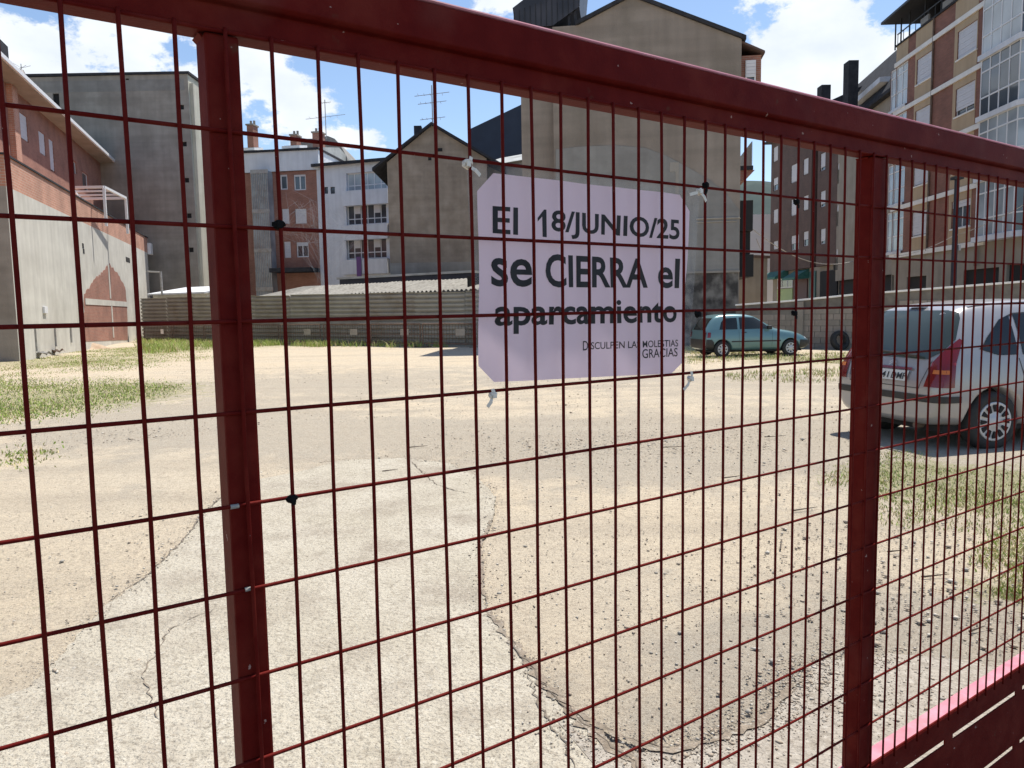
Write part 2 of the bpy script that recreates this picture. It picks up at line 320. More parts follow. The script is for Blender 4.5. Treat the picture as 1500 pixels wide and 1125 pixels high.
# worn concrete apron inside the gate, ragged edge
m_apron = mat('apron_concrete', (.43, .385, .30), (.48, .435, .35), rough=.95, scale=1.3, bump=1, bscale=55, dirt=(.30, .255, .20), dirtscale=1.7, spec=.1)
def add_speckle(M, s=150):
    t = M.node_tree; b = t.nodes['Principled BSDF']; lk = b.inputs['Base Color'].links[0]; src = lk.from_socket
    co = nd(t, 'ShaderNodeTexCoord').outputs['Object']
    for (sc_, a, c, colr, k) in ((s, .57, .66, (.14, .12, .10), .75), (s*.45, .58, .70, (.60, .56, .48), .5), (s*.3, .55, .66, (.23, .195, .15), .6), (9, .55, .7, (.27, .235, .18), .45)):
        n = nd(t, 'ShaderNodeTexNoise'); n.inputs['Scale'].default_value = sc_; n.inputs['Detail'].default_value = 4; t.links.new(co, n.inputs['Vector'])
        r = nd(t, 'ShaderNodeMapRange'); r.inputs[1].default_value = a; r.inputs[2].default_value = c; r.inputs[4].default_value = k; t.links.new(n.outputs['Fac'], r.inputs[0])
        x = nd(t, 'ShaderNodeMix', data_type='RGBA'); t.links.new(r.outputs[0], x.inputs[0]); t.links.new(src, x.inputs[6]); x.inputs[7].default_value = (*colr, 1); src = x.outputs[2]
    t.links.new(src, b.inputs['Base Color'])
add_speckle(m_apron)
edge_px = [(40, 1010), (90, 960), (150, 892), (215, 845), (262, 800), (300, 752), (345, 712), (400, 690), (440, 680), (520, 674), (600, 672), (660, 680), (700, 700), (726, 728), (722, 760), (703, 800),
           (706, 850), (712, 890), (742, 935), (770, 970), (800, 1010), (835, 1045), (880, 1085), (930, 1120), (960, 1180)]
edge = [G(*p) for p in edge_px]
def ragged(pts, step=.03, amp=.012):
    res = []
    for a, b in zip(pts[:-1], pts[1:]):
        d = (b-a); L = d.length; n = Vector((-d.y, d.x, 0)).normalized(); k = max(1, int(L/step))
        for i in range(k): res.append(a+d*(i/k)+n*random.uniform(-amp, amp)*(1 if i else .6))
    res.append(pts[-1]); return res
redge = ragged(edge)
ap = MB(); top = [(p.x, p.y, .008) for p in redge] + [(1.9, .55, .008), (-2.6, -1.6, .008), (-3.4, 1.2, .008)]
ap.f.append(tuple(range(len(top)))); ap.m.append(0); ap.v += top
nt_ = len(top); ap.v += [(x, y, -.05) for (x, y, z) in top]
for i in range(nt_): ap.f.append((i, (i+1) % nt_, nt_+(i+1) % nt_, nt_+i)); ap.m.append(0)
struct(ap.build('concrete_apron', m_apron))
def crack(name, pts, wdt, m_, z=.0125, label=None):
    pts = ragged(pts, .03, .012); b = MB(); L_, R_ = [], []
    for i, p in enumerate(pts):
        d = (pts[min(i+1, len(pts)-1)]-pts[max(i-1, 0)]).normalized(); n = Vector((-d.y, d.x, 0)); e = min(1, i/6, (len(pts)-1-i)/6)
        k = wdt*random.uniform(.25, 1.3)*e; L_.append(p+n*k*random.uniform(.4, 1)); R_.append(p-n*k*random.uniform(.4, 1))
    for i in range(len(pts)-1): b.quad((L_[i].x, L_[i].y, z), (R_[i].x, R_[i].y, z), (R_[i+1].x, R_[i+1].y, z), (L_[i+1].x, L_[i+1].y, z))
    return struct(b.build(name, m_))
m_soil = mat('crack_soil', (.20, .16, .115), (.32, .26, .195), rough=1, scale=18, bump=1, bscale=60)
add_speckle(m_soil, 90)
m_crack = mat('crack_dark', (.10, .08, .06), (.20, .165, .125), rough=1, scale=25)
crack('ground_crack', edge[2:7], .010, m_crack); crack('ground_crack', edge[14:18], .022, m_soil); crack('ground_crack', edge[17:25], .035, m_soil); crack('ground_crack', edge[18:25], .005, m_crack, .0145)
crack('ground_crack', [G(*p) for p in ((790, 1000), (835, 1040), (880, 1070), (940, 1098), (985, 1106), (1040, 1092), (1110, 1065), (1150, 1020), (1190, 985))], .022, m_soil, .016); crack('ground_crack', [G(*p) for p in ((905, 1080), (940, 1095), (980, 1100), (1020, 1088))], .008, m_crack, .018)
crack('ground_crack', [G(*p) for p in ((775, 980), (782, 1020), (805, 1060), (830, 1100), (850, 1150))], .005, m_crack); crack('ground_crack', [G(*p) for p in ((600, 676), (640, 712), (690, 726))], .008, m_crack); crack('ground_crack', [G(*p) for p in ((330, 890), (290, 905), (250, 925), (210, 990), (235, 1070))], .005, m_soil)
# broken rim of old concrete to the right of the apron
rim_px = [(812, 1060), (870, 1092), (930, 1108), (990, 1104), (1050, 1088), (1110, 1062), (1150, 1020), (1185, 985), (1225, 968), (1300, 960)]
rim = ragged([G(*p) for p in rim_px], .05, .03)
m_scree = mat('stony_concrete', (.35, .31, .255), (.43, .385, .32), rough=.95, scale=5, bump=1, bscale=50, dirt=(.27, .23, .18), dirtscale=5)
add_speckle(m_scree, 110)
rb = MB(); top = [(p.x, p.y, .010) for p in rim] + [(3.2, 2.75, .010), (4.6, 3.3, .010), (4.2, 2.6, .010), (2.0, 1.0, .010), (.75, 1.1, .010)]
rb.f.append(tuple(range(len(top)))); rb.m.append(0); rb.v += top
nt_ = len(top); rb.v += [(x, y, -.05) for (x, y, z) in top]
for i in range(nt_): rb.f.append((i, (i+1) % nt_, nt_+(i+1) % nt_, nt_+i)); rb.m.append(0)
struct(rb.build('old_concrete_strip', m_scree))
# street paving on this side of the gate
YAW = 0.62070; gxv = Vector((math.cos(YAW), math.sin(YAW), 0)); gnv = Vector((-math.sin(YAW), math.cos(YAW), 0))
GO = gxv*.04757 + gnv*.85211 + Vector((0, 0, CAMH+.29423))
pv = MB(); a = Vector((GO.x, GO.y, 0))-gnv*.05
c4 = [a-gxv*30, a+gxv*40, a+gxv*40-gnv*8, a-gxv*30-gnv*8]
pv.quad(*[(c.x, c.y, .02) for c in c4]); struct(pv.build('pavement', m_asphalt))

# loose stones: many thousands, one mesh
def stones(name, pts, sizes, mats):
    base = np.array([(1, 0, 0), (-1, 0, 0), (0, 1, 0), (0, -1, 0), (0, 0, 1), (0, 0, -1)], float)
    tri = np.array([(0, 2, 4), (2, 1, 4), (1, 3, 4), (3, 0, 4), (2, 0, 5), (1, 2, 5), (3, 1, 5), (0, 3, 5)])
    n = len(pts); a = rng.uniform(0, 2*PI, n); j = rng.uniform(.6, 1.25, (n, 6, 1))
    V = base[None]*j*np.stack([sizes*rng.uniform(.7, 1.3, n), sizes*rng.uniform(.5, 1, n), sizes*rng.uniform(.35, .7, n)], 1)[:, None, :]
    c, s = np.cos(a)[:, None], np.sin(a)[:, None]
    X = V[..., 0]*c-V[..., 1]*s; Y = V[..., 0]*s+V[..., 1]*c
    V = np.stack([X, Y, V[..., 2]], -1)+pts[:, None, :]
    Fc = (tri[None]+(np.arange(n)*6)[:, None, None]).reshape(-1, 3)
    mi = np.repeat(rng.choice(len(mats), n, p=[.56, .25, .14, .05]), 8)
    return stuff(bulk(name, V.reshape(-1, 3), Fc, mats, mi))
ms = [mat('stone_sand', (.42, .35, .27), rough=1, spec=.05), mat('stone_grey', (.37, .34, .29), rough=1, spec=.05), mat('stone_pale', (.56, .51, .43), rough=1, spec=.05), mat('stone_dark', (.19, .16, .13), rough=1, spec=.05)]
def wedge(n, v0, v1, xr=(-.72, .72)):
    v = v0*(v1/v0)**rng.uniform(0, 1, n); u = v*rng.uniform(xr[0], xr[1], n); return np.stack([u, v, np.zeros(n)], 1)
p1 = wedge(22000, 2.0, 22); p1[:, 2] = .004
tagd = stones('scattered_gravel', p1, np.clip(.0019*p1[:, 1]**.5*rng.lognormal(0, .5, len(p1)), .0012, .02), ms); tag(tagd, 'loose grit and small stones scattered over the sandy lot', 'gravel')
def along(pts, n, spread):
    pts = np.array([(p.x, p.y) for p in pts]); i = rng.integers(0, len(pts)-1, n); t = rng.uniform(0, 1, n)[:, None]
    q = pts[i]*(1-t)+pts[i+1]*t + rng.normal(0, spread, (n, 2)); return np.concatenate([q, np.full((n, 1), .012)], 1)
p2 = np.concatenate([along(redge, 2600, .045), along(rim, 3400, .08), along([G(1160, 1040), G(1240, 1010), G(1330, 1010)], 900, .18)])
o = stones('rubble_edge', p2, np.clip(.0031*rng.lognormal(0, .6, len(p2)), .0015, .022), ms); tag(o, 'crumbled grit and chips along the broken concrete edges', 'gravel')
def blob(px, n, sp):
    c = G(*px); q = rng.normal(0, 1, (n, 2))*np.array(sp)+np.array([c.x, c.y]); return np.concatenate([q, np.full((n, 1), .008)], 1)
p3 = np.concatenate([blob((900, 655), 2600, (1.1, .45)), blob((980, 640), 1500, (1.2, .5)), blob((470, 640), 1800, (.9, .6)), blob((1130, 580), 1800, (2.2, 1.5)), blob((1400, 900), 1500, (.6, .35)), blob((1350, 800), 1200, (.9, .3)), blob((230, 640), 1500, (1.3, .5)), blob((1180, 700), 700, (.8, .5))])
o = stones('gravel_patches', p3, np.clip(.0048*rng.lognormal(0, .6, len(p3)), .002, .03), ms); tag(o, 'denser grey gravel patches in the middle of the lot', 'gravel')

# ------------------------------------------------------------------ grass
m_g = [mat('grass_green', (.24, .35, .06), (.32, .42, .09), rough=.9, scale=3), mat('grass_olive', (.36, .38, .12), (.44, .43, .17), rough=.9, scale=3), mat('grass_straw', (.58, .48, .26), (.64, .54, .32), rough=.9, scale=3)]
def grass(name, pts, h, wd, probs, label):
    n = len(pts); a = rng.uniform(0, 2*PI, n); hh = h*rng.uniform(.4, 1.2, n); lean = rng.normal(0, .45, (n, 2))*hh[:, None]
    d = np.stack([np.cos(a), np.sin(a), np.zeros(n)], 1)*(wd*rng.uniform(.6, 1.3, n))[:, None]
    mid = pts+np.stack([lean[:, 0]*.35, lean[:, 1]*.35, hh*.6], 1); tip = pts+np.stack([lean[:, 0], lean[:, 1], hh], 1)
    V = np.stack([pts-d, pts+d, mid+d*.7, mid-d*.7, tip], 1).reshape(-1, 3); b0 = np.arange(n)*5
    T = np.concatenate([np.stack([b0, b0+1, b0+2], 1), np.stack([b0, b0+2, b0+3], 1), np.stack([b0+3, b0+2, b0+4], 1)])
    mi = np.tile(rng.choice(3, n, p=probs), 3)
    o = stuff(bulk(name, V, T, m_g, mi)); return tag(o, label, 'grass')
def tufts(poly_px, n_t, per, sp):
    w_ = [G(*p) for p in poly_px]; xs = [p.x for p in w_]; ys = [p.y for p in w_]; res = []; cnt = 0
    def inside(x, y):
        c = False; j = len(w_)-1
        for i in range(len(w_)):
            if (ys[i] > y) != (ys[j] > y) and x < (xs[j]-xs[i])*(y-ys[i])/(ys[j]-ys[i])+xs[i]: c = not c
            j = i
        return c
    while cnt < n_t:
        x = random.uniform(min(xs), max(xs)); y = random.uniform(min(ys), max(ys))
        if inside(x, y): res.append((x, y)); cnt += 1
    c = np.repeat(np.array(res), per, 0)+rng.normal(0, sp, (n_t*per, 2)); return np.concatenate([c, np.zeros((len(c), 1))], 1)
grass('lawn_strip_left', np.concatenate([tufts([(-40, 535), (40, 520), (200, 508), (300, 512), (310, 525), (160, 545), (-60, 560)], 330, 40, .38), tufts([(-80, 560), (150, 553), (250, 568), (180, 600), (-80, 628)], 300, 40, .36), tufts([(20, 640), (100, 655), (60, 690), (-40, 680)], 14, 20, .12)]), .042, .010, [.42, .34, .24], 'patchy green and straw grass in front of the plaster wall')
grass('grass_along_fence', np.concatenate([tufts([(205, 497), (330, 497), (400, 498), (560, 501), (650, 506), (650, 510), (500, 508), (330, 510), (205, 520)], 420, 30, .18)]), .30, .012, [.55, .27, .18], 'weeds growing along the foot of the corrugated fence')
grass('grass_by_hatchbacks', np.concatenate([tufts([(1005, 505), (1040, 512), (1240, 516), (1250, 535), (1100, 528), (1000, 535)], 260, 24, .14), tufts([(1060, 548), (1235, 540), (1235, 560), (1080, 562)], 70, 16, .12)]), .08, .008, [.25, .28, .47], 'dry yellowish weeds around the teal hatchback and block wall')
grass('grass_by_silver_car', np.concatenate([tufts([(1200, 700), (1300, 672), (1420, 690), (1520, 680), (1540, 760), (1480, 800), (1390, 770), (1310, 775), (1280, 740)], 210, 34, .085), tufts([(1290, 665), (1360, 660), (1370, 675), (1300, 680)], 40, 20, .06), tufts([(1420, 800), (1540, 770), (1540, 830), (1440, 840)], 80, 20, .06), tufts([(1455, 850), (1560, 800), (1560, 900), (1490, 890)], 70, 26, .05)]), .026, .0045, [.30, .32, .38], 'low green weeds between the gate and the silver car')
# dry twigs
tw = MB()
for (x, y, L, a) in [(1160, 748, .22, .3), (1300, 808, .10, 0), (1143, 805, .2, 1.2), (1350, 845, .16, .1), (1420, 925, .1, .4), (600, 655, .2, .2), (1120, 640, .25, .1), (900, 652, .3, .1), (970, 655, .25, -.1), (560, 690, .15, .3), (1060, 700, .2, .3)]:
    p = G(x, y, .012); tw.bar(p, p+Vector((math.cos(a)*L, math.sin(a)*L, .008)), .006, 5, .002)
tag(stuff(tw.build('dry_twigs', mat('twig', (.07, .05, .035), rough=.9))), 'a few dark dry twigs lying on the sand', 'twigs')

# ------------------------------------------------------------------ buildings
class Facade:
    def __init__(s, name, label, cat, pa, pb, group=None):
        s.a = Vector((pa[0], pa[1])); s.b = Vector((pb[0], pb[1])); s.L = (s.b-s.a).length; s.ux = (s.b-s.a)/s.L
        s.e = empty(name, (s.a.x, s.a.y, 0), math.atan2(s.ux.y, s.ux.x), label, cat, group)
    def at(s, x, y): return hit(x, y, s.a, s.ux)
    def atd(s, x, y, dep):
        a2 = Vector((s.a.x-s.ux.y*dep, s.a.y+s.ux.x*dep)); return hit(x, y, a2, s.ux)
    def rect(s, x0, x1, yt, yb):
        s0, zt = s.at(x0, yt); _, zb = s.at(x0, yb); s1, _ = s.at(x1, (yt+yb)/2); return (s0, s1, zb, zt)
    def wall(s, x0, x1, z0, z1, m_, depth=8, holes=(), top=None, y=0, name='wall', label=None, rev=.14, sidemat=None):
        b = MB(); xs = sorted({x0, x1, *[h[0] for h in holes], *[h[1] for h in holes]}); zs = sorted({z0, z1, *[h[2] for h in holes], *[h[3] for h in holes]})
        xs = [q for q in xs if x0-1e-6 <= q <= x1+1e-6]; zs = [q for q in zs if z0-1e-6 <= q <= z1+1e-6]
        for i in range(len(xs)-1):
            for j in range(len(zs)-1):
                cx = (xs[i]+xs[i+1])/2; cz = (zs[j]+zs[j+1])/2
                if any(h[0] < cx < h[1] and h[2] < cz < h[3] for h in holes): continue
                b.quad((xs[i], y, zs[j]), (xs[i+1], y, zs[j]), (xs[i+1], y, zs[j+1]), (xs[i], y, zs[j+1]))
        for h in holes:
            r = rev; A, B_, C, D = (h[0], h[2]), (h[1], h[2]), (h[1], h[3]), (h[0], h[3])
            for p, q in ((A, B_), (B_, C), (C, D), (D, A)): b.quad((p[0], y, p[1]), (q[0], y, q[1]), (q[0], y+r, q[1]), (p[0], y+r, p[1]))
        D = y+depth; tp = top or []
        b.cur = 1 if sidemat else 0
        b.quad((x0, y, z0), (x0, D, z0), (x0, D, z1), (x0, y, z1)); b.quad((x1, y, z0), (x1, D, z0), (x1, D, z1), (x1, y, z1)); b.quad((x0, D, z0), (x1, D, z0), (x1, D, z1), (x0, D, z1))
        b.cur = 0
        if tp:
            poly = [(x0, z1)]+tp+[(x1, z1)]
            b.quad(*[(p, y, q) for p, q in poly]); b.quad(*[(p, D, q) for p, q in poly])
            for p, q in zip(poly[:-1], poly[1:]): b.quad((p[0], y, p[1]), (q[0], y, q[1]), (q[0], D, q[1]), (p[0], D, p[1]))
        else: b.quad((x0, y, z1), (x1, y, z1), (x1, D, z1), (x0, D, z1))
        me = b.mesh(name); mats = [m_, sidemat] if sidemat else [m_]
        for q in mats: me.materials.append(q)
        if sidemat: me.polygons.foreach_set('material_index', b.m)
        o = bpy.data.objects.new(name, me); col.objects.link(o); o.parent = s.e
        if label: o['label'] = label
        return o
    def window(s, r, n=2, shutter=0, fm=None, gm=None, y=.08, t=.05, trans=None, sill=False, smat=None, label=None):
        x0, x1, z0, z1 = r; b = MB(); fm = fm or m_frame
        b.box(x0, x0+t, y, y+.05, z0, z1); b.box(x1-t, x1, y, y+.05, z0, z1); b.box(x0+t, x1-t, y, y+.05, z1-t, z1); b.box(x0+t, x1-t, y, y+.05, z0, z0+t)
        for k in range(1, n):
            c = x0+(x1-x0)*k/n; b.box(c-t/2, c+t/2, y+.002, y+.048, z0+t, z1-t)
        if trans:
            for q in trans:
                zc = z0+(z1-z0)*q; b.box(x0+t, x1-t, y+.004, y+.046, zc-t/2, zc+t/2)
        o = b.build('window', fm, s.e, label=label)
        g_ = MB(); g_.box(x0+t*.5, x1-t*.5, y+.028, y+.04, z0+t*.5, z1-t*.5); g_.build('pane', gm or m_glass, o)
        if shutter:
            h = MB(); zb = z1-(z1-z0)*shutter; k = max(2, int((z1-zb)/.12)); st = (z1-zb)/k
            for i in range(k): h.box(x0+.02, x1-.02, y-.035-.006*(i % 2), y-.005, zb+i*st, zb+(i+1)*st-.008)
            h.build('roller_shutter', smat or m_shut, o)
        if sill:
            q = MB(); q.box(x0-.06, x1+.06, -.06, .1, z0-.07, z0-.003); q.build('sill', m_coping, o)
        return o
    def box(s, name, m_, x0, x1, y0, y1, z0, z1, bevel=0, label=None):
        b = MB(); b.box(x0, x1, y0, y1, z0, z1); return b.build(name, m_, s.e, bevel=bevel, label=label)
def at_depth(x, v, y=400): p = P(x, y, v); return (p.x, p.y)

# ---- left plastered boundary building
A = G(29, 530); L_dir = Vector((-.287, .958)).normalized()
far = hit  # alias
def lw(x, y): return hit(x, y, Vector((A.x, A.y)), L_dir)
B_ = Vector((A.x, A.y))+L_dir*lw(219, 420)[0]
f = Facade('plastered_shed', 'long pale plastered wall with orange brick top band and exposed brick patch, at the left', 'building', (A.x, A.y), B_)
zt = f.at(99, 281)[1]; zb = f.at(99, 315)[1]
pa = f.at(123, 380)[0]; pb = f.at(186, 380)[0]
# local y points away from the lot here: facade runs away from camera, its left side normal is inward
Lw = f.L
f.wall(0, Lw, -.1, zb, m_plaster_l, depth=6, sidemat=m_concrete_d)  # end face is in shade, painted in as darker plaster
f.wall(0, Lw+.35, zb, zt, m_brick_o, depth=6, name='brick_parapet')
f.box('coping', m_slate, -.05, Lw+.4, -.05, .3, zt, zt+.07)
# exposed bricks where the plaster fell off
px_patch = [(123, 500), (123, 432), (132, 418), (145, 403), (160, 386), (175, 405), (183, 420), (186, 445), (187, 498)]
pp_ = [Vector((*f.at(*p), 0)) for p in px_patch]; pp_ = ragged(pp_, .25, .09)
b = MB(); b.prism([(p.x, p.y) for p in pp_], -.012, .02); b.build('exposed_brick', m_brick_r, f.e)
b = MB()
for (x0, x1, yt, yb) in ((124, 186, 437, 446),):
    r = f.rect(x0, x1, yt, yb); b.box(r[0], r[1], -.035, -.012, r[2], r[3])
r = f.rect(157.5, 160.5, 390, 437); b.box(r[0], r[1], -.035, -.012, r[2], r[3]+.1)
r = f.rect(162, 165, 447, 495); b.box(r[0], r[1], -.035, -.012, r[2], r[3])
b.build('concrete_lintel', m_plaster_l, f.e)
for x in (50, 79, 102):
    r = f.rect(x, x+1.6, 480, 515-(x-50)*.25); f.box('drain_pipe', m_metalg, r[0], r[1], -.06, -.005, r[2], r[3])
for (x, y) in ((120, 360), (121, 368), (184, 380)):
    r = f.rect(x, x+2.5 if x < 150 else x+6, y-4, y+3); f.box('vent_opening', m_dark, r[0], r[1], -.012, .05, r[2], r[3])
r = f.rect(62, 67, 449, 459); f.box('junction_box', m_frame, r[0], r[1], -.08, -.004, r[2], r[3], bevel=.01)
# brick end return
f.box('brick_return', m_brick_r, Lw+.001, Lw+1.2, .2, 5.9, 1.2, zb)
f.box('wall_unit', m_frame, Lw-.1, Lw+.9, -.25, -.02, zb-.1, zb+.7, bevel=.02)
tq = Facade('low_pale_roof', 'low pale sloping roof showing above the left end of the corrugated fence', 'shed', at_depth(222, 52), at_depth(300, 50))
zz = tq.at(240, 432)[1]; tq.wall(0, tq.L, 0, zz, m_plaster_l, depth=4, top=[(0.01, tq.at(222, 426)[1]), (tq.L*.45, tq.at(250, 429)[1]), (tq.L-.01, tq.at(296, 437)[1])] if False else None)
b = MB(); b.prism([(-.3, zz), (3, zz+.5), (3, zz+.6), (-.3, zz+.1)], -.2, tq.L+.2, ax='x'); b.build('roof', m_white, tq.e)
b = MB(); x_ = tq.at(244, 420)[0]; b.bar((x_, -.4, zz), (x_, -.4, tq.at(244, 398)[1]), .07, 8); b.bar((x_, -.4, tq.at(244, 399)[1]), (x_-1.2, -.4, tq.at(244, 397)[1]), .05, 8); b.build('handrail', m_metalg, tq.e)
# ---- red brick house behind, with overhanging eaves
off = Vector((L_dir.y*-1, L_dir.x))*1.0      # away from the lot
nrm = Vector((-L_dir.y, L_dir.x))
ha = Vector((A.x, A.y))+nrm*3.2-L_dir*8; hb = ha+L_dir*45
f = Facade('brick_house', 'low red brick house with pale overhanging eaves behind the plastered wall', 'house', ha, hb)
s_end, z_e = f.at(150, 236); _, z_eave = f.at(80, 178)
z_eave = (z_e+z_eave)/2
hol = [f.rect(28, 40, 163, 200), f.rect(56, 66, 190, 222), f.rect(71, 79, 202, 247), f.rect(104, 112, 232, 250), f.rect(120, 129, 250, 275)]
f.wall(0, s_end-.8, 0, z_eave-.1, m_brick_r, depth=7, holes=hol)
for h in hol[:3]: f.window(h, 1, .95)
for h in hol[3:]: f.window(h, 1, 0)
b = MB(); b.prism([(0, 0)]*0 or [(-.0, z_eave-.1), (-.9, z_eave-.1), (-.9, z_eave+.12), (3.5, z_eave+1.5), (7.9, z_eave+.12), (7.9, z_eave-.1)], -1, s_end, ax='x')
b.build('roof', m_slate, f.e)
f.box('eaves_soffit', m_beige, -1, s_end+.03, -.95, .0, z_eave-.24, z_eave-.102)
f.box('gutter', m_frame, -1, s_end+.05, -1.05, -.93, z_eave-.2, z_eave+.02, bevel=.02)
r = f.rect(12, 21, 170, 205); f.box('pilaster', m_brick_o, r[0], r[1], -.25, 0, 0, z_eave-.25)
cx_, cz_ = f.atd(0, 57, 2.5)
f.box('chimney', m_slate, cx_-.9, f.atd(11, 60, 2.5)[0], 2.5, 3.6, z_eave, cz_)
# white pergola frame on the brick parapet
pc = [P(104, 274, 40.2), P(152, 274, 40.2), P(184, 291, 44), P(117, 291, 44)]
zz = sum(p.z for p in pc)/4; q = Facade('white_pergola', 'white metal pergola frame on the terrace above the brick parapet', 'pergola', (pc[1].x, pc[1].y), (pc[2].x, pc[2].y))
R_ = Matrix.Rotation(-q.e.rotation_euler.z, 3, 'Z')
lc = [R_ @ Vector((p.x-pc[1].x, p.y-pc[1].y, zz)) for p in pc]
for a_, c_ in ((0, 1), (1, 2), (2, 3), (3, 0)):
    b = MB(); b.bar(lc[a_], lc[c_], .09, 4); b.build('rail', m_frame, q.e)
for t in (.33, .67):
    b = MB(); b.bar(lc[0].lerp(lc[3], t), lc[1].lerp(lc[2], t), .06, 4); b.build('cross_beam', m_frame, q.e)
for k in (1, 2, 3): q.box('post', m_frame, lc[k].x-.06, lc[k].x+.06, lc[k].y-.06, lc[k].y+.06, zt-1.0, zz-.05)
# ---- grey block at the left, blank gable wall
f = Facade('grey_apartment_block', 'tall blank grey rendered building with a dark parapet line, behind the brick house', 'building', at_depth(18, 58, 114), at_depth(291, 58, 400))
zl = f.at(27, 114)[1]; zr = f.at(273, 108)[1]
ps = [(x, y) for (x, y) in ((287, 189), (270.5, 211), (274, 264), (277.5, 316), (281, 366))]
hol = []
for (x, y) in ((266, 157), (270, 211), (273.5, 264), (277, 316), (280, 366)):
    hol.append(f.rect(x-3.5, x+3.5, y-3.5, y+3.5))
hol.append(f.rect(77, 87, 137, 159)); hol += [f.rect(184, 189, 115, 121), f.rect(142, 146, 118, 123)]
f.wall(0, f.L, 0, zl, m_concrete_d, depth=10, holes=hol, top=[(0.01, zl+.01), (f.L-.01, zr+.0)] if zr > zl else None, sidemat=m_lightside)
for h in hol: f.box('vent_opening', m_dark, h[0], h[1], .12, .3, h[2], h[3])
f.box('parapet_cap', m_slate, -.1, f.L+.12, -.1, 10, max(zl, zr)-.02, max(zl, zr)+.16)
b = MB(); r = f.rect(27, 270, 118, 128); b.box(r[0], r[1], -.012, 0, r[3]-.9, r[3]-.1); b.build('render_band', m_patch, f.e)
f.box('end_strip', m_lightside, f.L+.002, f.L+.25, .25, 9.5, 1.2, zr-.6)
e = f.atd(32, 112, 1)
b = MB(); b.bar((e[0], 1, e[1]), (e[0], 1, e[1]+.9), .03)
for k in range(5):
    a_ = k*1.26; b.bar((e[0], 1, e[1]+.6), (e[0]+.7*math.cos(a_), 1+.3*math.sin(a_), e[1]+.75+.25*math.sin(a_*2)), .015, 4)
o = b.build('antenna', m_metalg, f.e)
b = MB(); b.bar((e[0], .9, e[1]), (e[0], .9, e[1]+.45), .38, 12, .2); b.build('vent_cowl', m_metalg, f.e)

# ---- corrugated fence across the back
FA = Vector(at_depth(203, 48)); FB = Vector(at_depth(762, 30.9))
f = Facade('corrugated_fence', 'grey green fence of horizontally ribbed metal sheets closing the back of the lot', 'fence', FA, FB)
def ztop(s):
    t = s/f.L; return 2.66*(1-t)+2.30*t
nsh = 10
m_fence2 = mat('grey_sheet_weathered', (.215, .21, .19), (.27, .265, .24), rough=.65, scale=1, dirt=(.17, .145, .11), dirtscale=.9)
for k in range(nsh):
    s0 = f.L*k/nsh+.01; s1 = f.L*(k+1)/nsh-.01; b = MB(); rows = 12; off_ = (k % 2)*.02+random.uniform(-.012, .012)
    prof = []
    zz = 0.0
    for i in range(rows):
        for (dy, fz) in ((0, .0), (.0, .40), (.075, .46), (.085, .66)): prof.append((dy, (i+fz)/rows))
    prof.append((0, 1.0)); i0 = len(b.v)
    for s_ in (s0, s1):
        zt_ = ztop(s_)+off_
        for (dy, fr) in prof: b.v.append((s_, dy+off_, fr*zt_))
    n_ = len(prof)
    for i in range(n_-1): b.f.append((i0+i, i0+n_+i, i0+n_+i+1, i0+i+1)); b.m.append(0)
    for s_ in (s0, s1): pass
    o = b.build('metal_sheet', (m_fence, m_fence2, m_fence)[k % 3], f.e); sm = o.modifiers.new('solid', 'SOLIDIFY'); sm.thickness = .004
for k in range(nsh+1):
    s_ = f.L*k/nsh; f.box('post', m_metalg, s_-.04, s_+.04, .10, .18, 0, ztop(s_)-.05)
m_plate2 = mat('dull_plate', (.24, .225, .20), (.30, .28, .25), rough=.7, scale=5)
# barriers leaning in front of the fence
for k in range(8):
    t0 = .05+k*.112; p0 = FA.lerp(FB, t0); p1 = FA.lerp(FB, t0+.105); nn = Vector((f.ux.y, -f.ux.x))*(.55+random.uniform(-.1, .15))
    where = ['at the left end of the fence', 'second from the left end of the fence', 'third from the left end of the fence', 'left of the middle of the fence', 'at the middle of the fence', 'right of the middle of the fence', 'second from the right, near the shed', 'rightmost, nearest the pale mound'][k]
    q = Facade('site_barrier', 'low rusty steel barrier %s' % where, 'barrier', p0+nn, p1+nn, 'rusty barriers along the foot of the fence')
    b = MB(); L = q.L
    b.bar((0, 0, .12), (0, 0, 1.0), .03); b.bar((L, 0, .12), (L, 0, 1.0), .03); b.bar((0, 0, 1.0), (L, 0, 1.0), .03); b.bar((0, 0, .16), (L, 0, .16), .03); b.build('frame', m_rust, q.e)
    b = MB()
    for i in range(1, 18): b.bar((L*i/18, 0, .16), (L*i/18, 0, 1.0), .010, 5)
    b.bar((0, 0, .55), (L, 0, .55), .016); b.build('bars', m_rust, q.e)
    if k in (0, 2, 4, 5, 6, 7): q.box('plate', m_plate2 if k else m_frame, L*.62, L*.62+(.5 if k else .3), -.035, -.028, .5, .78)
    for x in (.2, L-.2):
        b = MB(); b.box(x-.04, x+.04, -.28, .28, 0, .05); b.bar((x, 0, .05), (x, 0, .16), .02); b.build('foot', m_rust, q.e)
